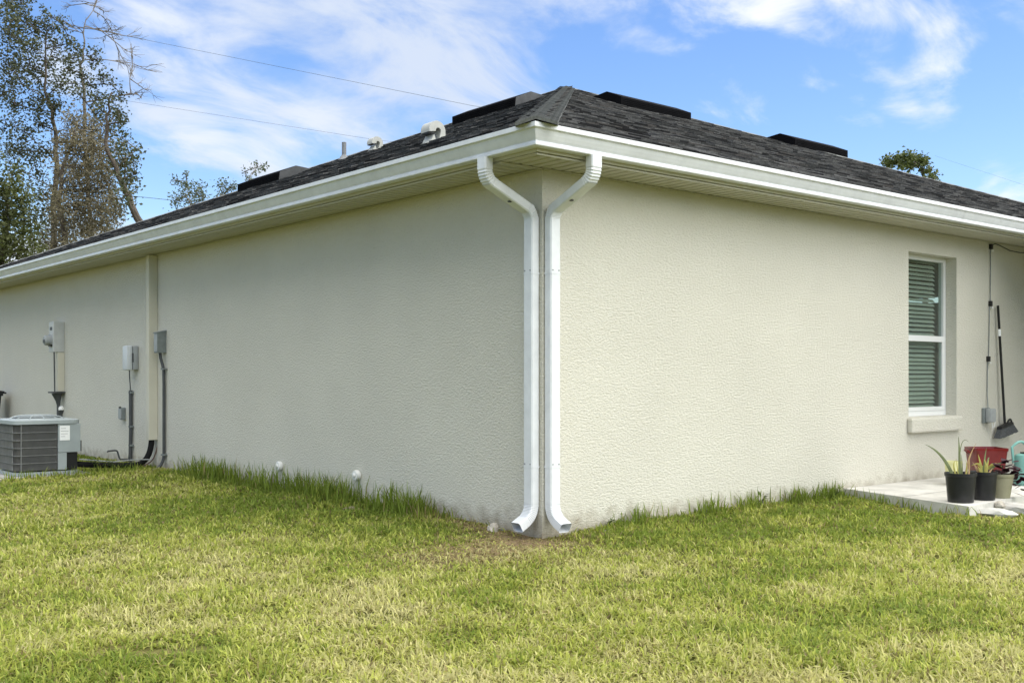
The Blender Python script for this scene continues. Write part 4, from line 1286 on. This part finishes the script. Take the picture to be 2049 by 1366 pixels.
def tree(name, label, trunk, clumps, base_r, leaf, nleaf, lsize, lratio, bark, seed, group=None, twigs=5, droop=0.0, cloud=1.0):
    r_ = random.Random(seed)
    g = np.random.default_rng(seed)
    t = empty(name, (trunk[0][0], trunk[0][1], 0))
    tag(t, label, 'tree', group)
    off = Vector((trunk[0][0], trunk[0][1], 0))
    # trunk, densified with a little wander
    tp = []
    for i in range(len(trunk)-1):
        a_, b_ = Vector(trunk[i]), Vector(trunk[i+1])
        for k in range(4):
            q = a_.lerp(b_, k/4)
            if not (i == 0 and k == 0):
                q = q + Vector((r_.uniform(-1, 1), r_.uniform(-1, 1), 0))*0.05
            tp.append(q)
    tp.append(Vector(trunk[-1]))
    nt_ = len(tp)
    tr_ = [base_r*(1-0.82*i/(nt_-1)) for i in range(nt_)]
    mb = MB()
    mb.tube([p-off for p in tp], tr_, 8)
    # limbs: join each clump to the nearest limb already grown
    nodes = [(tp[i], tr_[i]*0.7) for i in range(nt_//3, nt_)]
    todo = [(Vector(c[:3]), c[3]) for c in clumps]
    order = sorted(todo, key=lambda c: min((c[0]-n_[0]).length for n_ in nodes))
    for c, rad in order:
        best = min(nodes, key=lambda n_: (c-n_[0]).length + max(0, n_[0].z-c.z)*0.8)
        p0, rr = best
        L_ = (c-p0).length
        mid = p0.lerp(c, 0.5) + Vector((r_.uniform(-1, 1), r_.uniform(-1, 1), r_.uniform(-0.3, 0.9)))*L_*0.14
        pts = bez(p0, mid, c, 5)
        r0 = max(0.018, min(rr*0.75, 0.02+0.022*L_))
        rs = [r0*(1-0.62*i/5) for i in range(6)]
        mb.tube([p-off for p in pts], rs, 6)
        for i in (2, 3, 4, 5):
            nodes.append((pts[i], rs[i]))
        if nleaf == 0:
            # leafless: forking twigs that keep the limb's direction
            def fork(p_, d_, ln_, rad_, lev):
                e_ = p_ + d_*ln_
                m_ = p_.lerp(e_, 0.5) + Vector((r_.uniform(-1, 1), r_.uniform(-1, 1), r_.uniform(-1, 1)))*ln_*0.08
                mb.tube([p_-off, m_-off, e_-off], [rad_, rad_*0.8, rad_*0.6], 4, cap=False)
                if lev:
                    for q_ in range(3):
                        d2_ = (d_ + Vector((r_.uniform(-1, 1), r_.uniform(-1, 1), r_.uniform(-0.6, 1)))*0.55).normalized()
                        fork(p_.lerp(e_, r_.uniform(0.45, 1.0)), d2_, ln_*r_.uniform(0.5, 0.8), rad_*0.6, lev-1)
            dd_ = (pts[5]-pts[3]).normalized()
            fork(pts[4], dd_, r_.uniform(0.45, 0.8), 0.016, 2)
            fork(pts[3], (dd_ + Vector((r_.uniform(-1, 1), r_.uniform(-1, 1), 0.4))*0.6).normalized(), r_.uniform(0.35, 0.6), 0.013, 2)
            continue
        for k in range(twigs):
            a_ = pts[r_.choice((3, 4, 5))]
            d_ = Vector((r_.gauss(0, 1), r_.gauss(0, 1), r_.gauss(0.2-droop, 0.8))).normalized()*rad*r_.uniform(0.6, 1.25)
            if nleaf == 0:
                d_ = Vector((r_.gauss(0.2, 1), r_.gauss(-0.2, 1), r_.gauss(0.5, 0.8))).normalized()*r_.uniform(0.25, 0.9)
            m2 = a_ + d_*0.5 + Vector((r_.uniform(-1, 1), r_.uniform(-1, 1), r_.uniform(-1, 1)))*rad*0.15
            mb.tube([a_-off, m2-off, a_+d_-off], [0.014, 0.010, 0.005], 4, cap=False)
    mb.build('trunk', M[bark], t, smooth=True)
    if nleaf:
        cen = []
        for c, rad in todo:
            n_ = int(nleaf*(rad/0.3)**2*cloud)
            # leaves gather on a handful of sprays so gaps stay open
            ns = max(3, int(n_/9))
            sp_ = g.normal(0, 0.52, (ns, 3))*rad
            sp_[:, 2] -= droop*abs(sp_[:, 2])
            which = g.integers(0, ns, n_)
            q = np.array(c) + sp_[which] + g.normal(0, 0.11 if rad > 0.15 else 0.07, (n_, 3))*np.array([1, 1, 1+2*droop])
            cen.append(q)
        cen = np.concatenate(cen)
        n_ = len(cen)
        ax = g.normal(0, 1, (n_, 3)); ax[:, 2] = ax[:, 2]*0.7 - droop*1.2
        ax /= np.linalg.norm(ax, axis=1)[:, None]
        bx = np.cross(ax, g.normal(0, 1, (n_, 3))); bx /= np.linalg.norm(bx, axis=1)[:, None]
        nz_ = np.cross(ax, bx)
        ln = lsize*g.uniform(0.6, 1.25, n_)[:, None]
        wd = ln*lratio
        o_ = np.array(off)
        v = np.stack([cen - ax*ln*0.5, cen + bx*wd*0.5 + nz_*wd*0.15, cen + ax*ln*0.5, cen - bx*wd*0.5 + nz_*wd*0.15], 1) - o_
        q = np.arange(n_)*4
        loops = np.stack([q, q+1, q+2, q, q+2, q+3], 1).ravel()
        me = npmesh('crown', v.reshape(-1, 3), loops, np.arange(2*n_)*3, np.full(2*n_, 3), [M[leaf]])
        link(bpy.data.objects.new('crown', me), t)
    return t
tree('oak_tree', 'tall open dark green tree left of the roof', OAK_TRUNK, OAK_CLUMPS, 0.11, 'leaf_dark', 230, 0.10, 0.6, 'bark', 21)
tree('dry_tree', 'brown tree draped with dry foliage above the left eave', VINE_TRUNK, VINE_CLUMPS, 0.12, 'leaf_brown', 620, 0.11, 0.36, 'bark', 22, droop=0.5)
tree('leaning_tree', 'leaning tree trunk with sparse dark leaves nearest the roof', LEAN_TRUNK, LEAN_CLUMPS, 0.12, 'leaf_dark', 230, 0.11, 0.55, 'bark', 23)
tree('bushy_tree', 'olive green bushy tree at the left picture edge', LEFT_TRUNK, LEFT_CLUMPS, 0.14, 'leaf_olive', 560, 0.10, 0.55, 'bark', 24)
tree('bare_tree', 'leafless grey tree top reaching above the other trees', BARE_TRUNK, BARE_CLUMPS, 0.08, 'leaf_dark', 0, 0.1, 0.5, 'palebark', 25, twigs=7)
tree('small_tree', 'larger pale grey-green treetop just behind the left roof slope', GREYA_TRUNK, GREYA_CLUMPS, 0.07, 'leaf_grey', 210, 0.12, 0.45, 'palebark', 26)
tree('small_tree', 'small pale treetop left of the lower left roof vent', GREYB_TRUNK, GREYB_CLUMPS, 0.06, 'leaf_grey', 210, 0.12, 0.45, 'palebark', 27)
tree('small_tree', 'small pale treetop directly above the lower left roof vent', GREYC_TRUNK, GREYC_CLUMPS, 0.06, 'leaf_grey', 170, 0.12, 0.45, 'palebark', 28)
tree('round_tree', 'fresh green flat topped tree behind the right roof slope', RIGHT_TRUNK, RIGHT_CLUMPS, 0.09, 'leaf_fresh', 1000, 0.11, 0.55, 'bark', 29)

# ------------------------------------------------------------------ overhead wires
def wire(pts, label, r_=0.011):
    pts = [Vector(p) for p in pts]
    out = []
    for i in range(len(pts)-1):
        for k in range(6):
            out.append(pts[i].lerp(pts[i+1], k/6))
    out.append(pts[-1])
    o = MB().tube(out, r_, 5).build('overhead_wire', M['darkgrey'])
    tag(o, label, 'wire')
wire([(4.36, 35.35, 14.22), (7.01, 29.23, 12.3), (13.03, 17.71, 8.67), (14.84, 13.6, 7.52)], 'uppermost overhead wire crossing the clouds to the roof peak', 0.0048)
wire([(3.85, 33.17, 11.42), (5.09, 30.84, 10.71), (6.96, 27.98, 9.86), (11.38, 20.39, 7.97), (12.98, 16.45, 7.08)], 'middle overhead wire ending behind the smaller exhaust hood', 0.0036)
wire([(3.08, 29.9, 7.16), (4.65, 27.3, 6.76), (6.98, 24.06, 6.22), (9.89, 19.02, 5.52)], 'lowest overhead wire passing through the brown tree', 0.007)
wire([(26.65, 11.57, 8.1), (25.8, 8.38, 6.65), (25.28, 4.9, 5.22)], 'faint overhead wire right of the flat topped tree', 0.002)

# ------------------------------------------------------------------ lawn
CAMX, CAMY = cam.location.x, cam.location.y
FWX, FWY = math.sin(math.radians(39.798)), math.cos(math.radians(39.798))
def on_lawn(x, y):
    ok = ~((x > -0.012) & (y > -0.012))
    # patio slab
    left = 3.93 + (y/1.5)*0.45
    ok &= ~((y > -1.53 + np.clip((x-3.5)*0.06, 0, 0.3)) & (x > left - 0.015) & (x < 8.2))
    ok &= ~((x > -1.88) & (x < -0.83) & (y > 7.21) & (y < 8.25))
    return ok
def blades(n_c, per, rmin, rmax, hgt, seed, dens):
    g = np.random.default_rng(seed)
    ang = g.uniform(-0.62, 0.62, n_c)
    # radius drawn so that density falls off with distance
    p = 2.0 - 1.45
    u = g.random(n_c)
    r = (rmin**p + u*(rmax**p - rmin**p))**(1/p)
    a0 = math.atan2(FWY, FWX)
    return CAMX + r*np.cos(a0+ang), CAMY + r*np.sin(a0+ang), r
g = np.random.default_rng(5)
cxs, cys, cr = blades(150000, 4, 2.7, 21.0, 0.05, 5, 1)
keep = on_lawn(cxs, cys)
bb = bare(cxs, cys)
patchy = vnoise(cxs, cys, 2.6, 21)*0.55 + vnoise(cxs, cys, 7.0, 22)*0.45
keep &= (g.random(len(cxs)) > np.clip(bb*0.45, 0, 0.36)) & (g.random(len(cxs)) > np.clip((patchy-0.72)*2.0, 0, 0.5))
cxs, cys, cr = cxs[keep], cys[keep], cr[keep]
PER = 4
bx = np.repeat(cxs, PER) + g.normal(0, 0.016, len(cxs)*PER)
by = np.repeat(cys, PER) + g.normal(0, 0.016, len(cxs)*PER)
br_ = np.repeat(cr, PER)
k = on_lawn(bx, by)
bx, by, br_ = bx[k], by[k], br_[k]
dwall = np.where(bx < 0, np.where(by > 0, -bx, np.hypot(bx, by)), -by)
tall_l = np.exp(-(dwall/0.28)**2) * (bx < 0) * np.clip((by-1.25)/0.25, 0, 1) * np.clip((7.0-by)/0.6, 0, 1)
tall_l = tall_l*np.clip(0.35 + 1.3*vnoise(bx, by, 1.9, 31), 0, 1.5)
tall_r = np.exp(-(dwall/0.14)**2) * (by < 0) * np.clip((bx-0.5)/0.4, 0, 1) * 0.45 * np.clip(vnoise(bx, by, 2.5, 33)*2-0.4, 0, 1.6)
hgt = g.uniform(0.020, 0.052, len(bx)) * (0.75 + 0.6*vnoise(bx, by, 1.6, 12))
hgt = hgt*(1 + 0.7*tall_l*g.random(len(bx)) + 2.2*tall_r*g.random(len(bx)))*(1-0.5*bare(bx, by))
wdt = g.uniform(0.0050, 0.0105, len(bx)) * np.clip(br_/6.5, 1, 2.1)
# extra tall clumps growing against the left wall
ex_y = np.concatenate([g.normal(m_, s_, n_) for m_, s_, n_ in ((1.45, 0.16, 420), (1.9, 0.12, 160), (2.85, 0.22, 420), (3.5, 0.2, 300), (4.3, 0.3, 240), (5.3, 0.25, 420), (5.9, 0.2, 300), (3.4, 1.4, 260))])
ex_x = -np.abs(g.normal(0.10, 0.09, len(ex_y))) - 0.015
ex2_x = np.concatenate([g.normal(m_, 0.12, n_) for m_, n_ in ((1.0, 90), (2.4, 130), (3.1, 220), (3.55, 240), (1.8, 110))])
ex2_y = -np.abs(g.normal(0.05, 0.05, len(ex2_x))) - 0.015
ex3_x = g.uniform(3.45, 3.9, 120); ex3_y = -(3.93-ex3_x)/0.3 + g.uniform(-.1, .1, 120); ex3_x = ex3_x-0.05
ex4_x = g.uniform(-1.9, -0.3, 380); ex4_y = g.normal(7.12, 0.10, 380)
exx = np.concatenate([ex_x, ex2_x, ex3_x, ex4_x]); exy = np.concatenate([ex_y, ex2_y, ex3_y, ex4_y])
exh = np.concatenate([0.05 + 0.20*g.random(len(ex_y))**1.6*np.clip((ex_y-1.1)*2.5, 0.4, 1), 0.04 + 0.12*g.random(len(ex2_x))**1.5, g.uniform(0.04, 0.11, 120), g.uniform(0.05, 0.12, 380)])
kk = on_lawn(exx, exy)
exx, exy, exh = exx[kk], exy[kk], exh[kk]
n0 = len(bx)
bx = np.concatenate([bx, exx]); by = np.concatenate([by, exy]); hgt = np.concatenate([hgt, exh])
wdt = np.concatenate([wdt, g.uniform(0.006, 0.011, len(exx))])
tall_l = np.concatenate([tall_l, np.full(len(exx), 0.9)])
NB = len(bx)
az = g.uniform(0, 2*np.pi, NB)
lean = np.abs(g.normal(1.2, 0.5, NB)) + 0.35*np.concatenate([bare(bx[:n0], by[:n0]), np.zeros(NB-n0)])
lean[n0:] = np.abs(g.normal(0.5, 0.3, NB-n0))
lean = np.clip(lean, 0.02, 1.45)
dx, dy = np.cos(az), np.sin(az)
sx, sy = -dy, dx
bz = gz(bx, by)
rollw = g.normal(0, 0.5, NB)
P0 = np.stack([bx, by, bz-0.004], 1)
up1 = np.stack([dx*np.sin(lean*0.55)*0.55, dy*np.sin(lean*0.55)*0.55, np.cos(lean*0.55)*0.55], 1)*hgt[:, None]*1.25
up2 = np.stack([dx*np.sin(lean*1.15)*0.55, dy*np.sin(lean*1.15)*0.55, np.cos(np.minimum(lean*1.15, 1.5))*0.5], 1)*hgt[:, None]*1.25
side = np.stack([sx, sy, rollw*0.35], 1)*wdt[:, None]*0.5
P1 = P0 + up1
P2 = P1 + up2
V = np.stack([P0-side*0.8, P0+side*0.8, P1+side, P1-side, P2], 1).reshape(-1, 3)
q = np.arange(NB)*5
loops = np.stack([q, q+1, q+2, q+3, q+3, q+2, q+4], 1).ravel()
starts = np.stack([np.arange(NB)*7, np.arange(NB)*7+4], 1).ravel()
totals = np.tile([4, 3], NB)
# colour of each blade: green, yellow-green or straw, in drifts
dry = 0.34*vnoise(bx, by, 0.55, 41) + 0.36*vnoise(bx, by, 1.9, 42) + 0.30*vnoise(bx, by, 6.0, 43)
dwall = np.where(bx < 0, np.where(by > 0, -bx, np.hypot(bx, by)), -by)
dry = dry + 0.10*np.clip((dwall-0.9)/2.0, -0.35, 1.2) - 0.3*tall_l + 0.3*bare(bx, by)
dry = np.clip((dry-0.36)/0.52 + g.normal(0, 0.26, NB), 0, 1)
green = np.array([0.21, 0.285, 0.042]); lime = np.array([0.48, 0.515, 0.10]); straw = np.array([0.64, 0.60, 0.28])
c1 = np.clip(dry*2, 0, 1)[:, None]; c2 = np.clip(dry*2-1, 0, 1)[:, None]
base = (green*(1-c1) + lime*c1)*(1-c2) + straw*c2
base *= g.uniform(0.60, 1.18, NB)[:, None]
dead = g.random(NB) < (0.05 + 0.85*bare(bx, by))
base[dead] = np.array([0.37, 0.30, 0.14])*g.uniform(0.5, 1.25, dead.sum())[:, None]
colr = np.repeat(np.concatenate([base, np.ones((NB, 1))], 1), 5, axis=0)
me = npmesh('lawn_grass', V, loops, starts, totals, [M['grass']], colors=colr)
lawn = link(bpy.data.objects.new('lawn_grass', me))
tag(lawn, 'patchy yellow-green lawn grass, taller and darker along the left wall', 'grass', kind='stuff')

# ------------------------------------------------------------------ weeds one can pick out
def weed(c, h_, nst, label, seed, leaf=0.03, spread=0.25, mt='weed'):
    r_ = random.Random(seed)
    t = empty('weed', (c[0], c[1], float(gz(c[0], c[1]))))
    tag(t, label, 'weed')
    st = MB(); lf = MB()
    for i in range(nst):
        a_ = r_.uniform(0, 6.28)
        tip = Vector((math.cos(a_)*spread*h_, math.sin(a_)*spread*h_, h_*r_.uniform(0.6, 1)))
        if t.location.x > -0.2 and t.location.y > 0: tip.x = -abs(tip.x)
        if t.location.y > -0.2 and t.location.x > 0: tip.y = -abs(tip.y)
        pts = bez((0, 0, -0.01), (tip.x*0.2, tip.y*0.2, tip.z*0.6), tip, 5)
        st.tube(pts, [0.0035, 0.003, 0.0025, 0.002, 0.0018, 0.0014], 5)
        for k in range(1, 6):
            for s_ in (0, 1):
                p = pts[k]
                a2 = r_.uniform(0, 6.28)
                d1 = Vector((math.cos(a2), math.sin(a2), r_.uniform(-.2, .6))).normalized()*leaf*r_.uniform(0.6, 1.2)
                d2 = d1.cross(Vector((0.1, 0.2, 1))).normalized()*leaf*0.3
                lf.add([p, p+d1*0.45+d2, p+d1, p+d1*0.45-d2], [(0, 1, 2, 3)])
    st.build('stem', M[mt], t)
    lf.build('leaves', M[mt], t)
weed((-0.06, 2.9), 0.26, 5, 'thin branching weed against the left wall between drain stubs', 1, 0.022, 0.45)
weed((-0.05, 6.05), 0.24, 2, 'tall thin weed against the left wall near the conduit', 2, 0.02, 0.2)
weed((2.55, -0.05), 0.14, 4, 'dark leafy weed at the foot of the right wall', 3, 0.05, 0.35)
weed((3.55, -0.10), 0.12, 6, 'clover-like weeds at the left tip of the patio', 4, 0.03, 0.8)
weed((-0.75, 7.35), 0.20, 7, 'leafy weeds under the service panel of the air conditioner', 5, 0.05, 0.6)
weed((0.62, -0.06), 0.07, 4, 'small dark weed near the right downspout outlet', 6, 0.035, 0.6)
weed((-0.55, 7.25), 0.16, 6, 'low weeds in front of the black insulated pipe', 7, 0.04, 0.8)
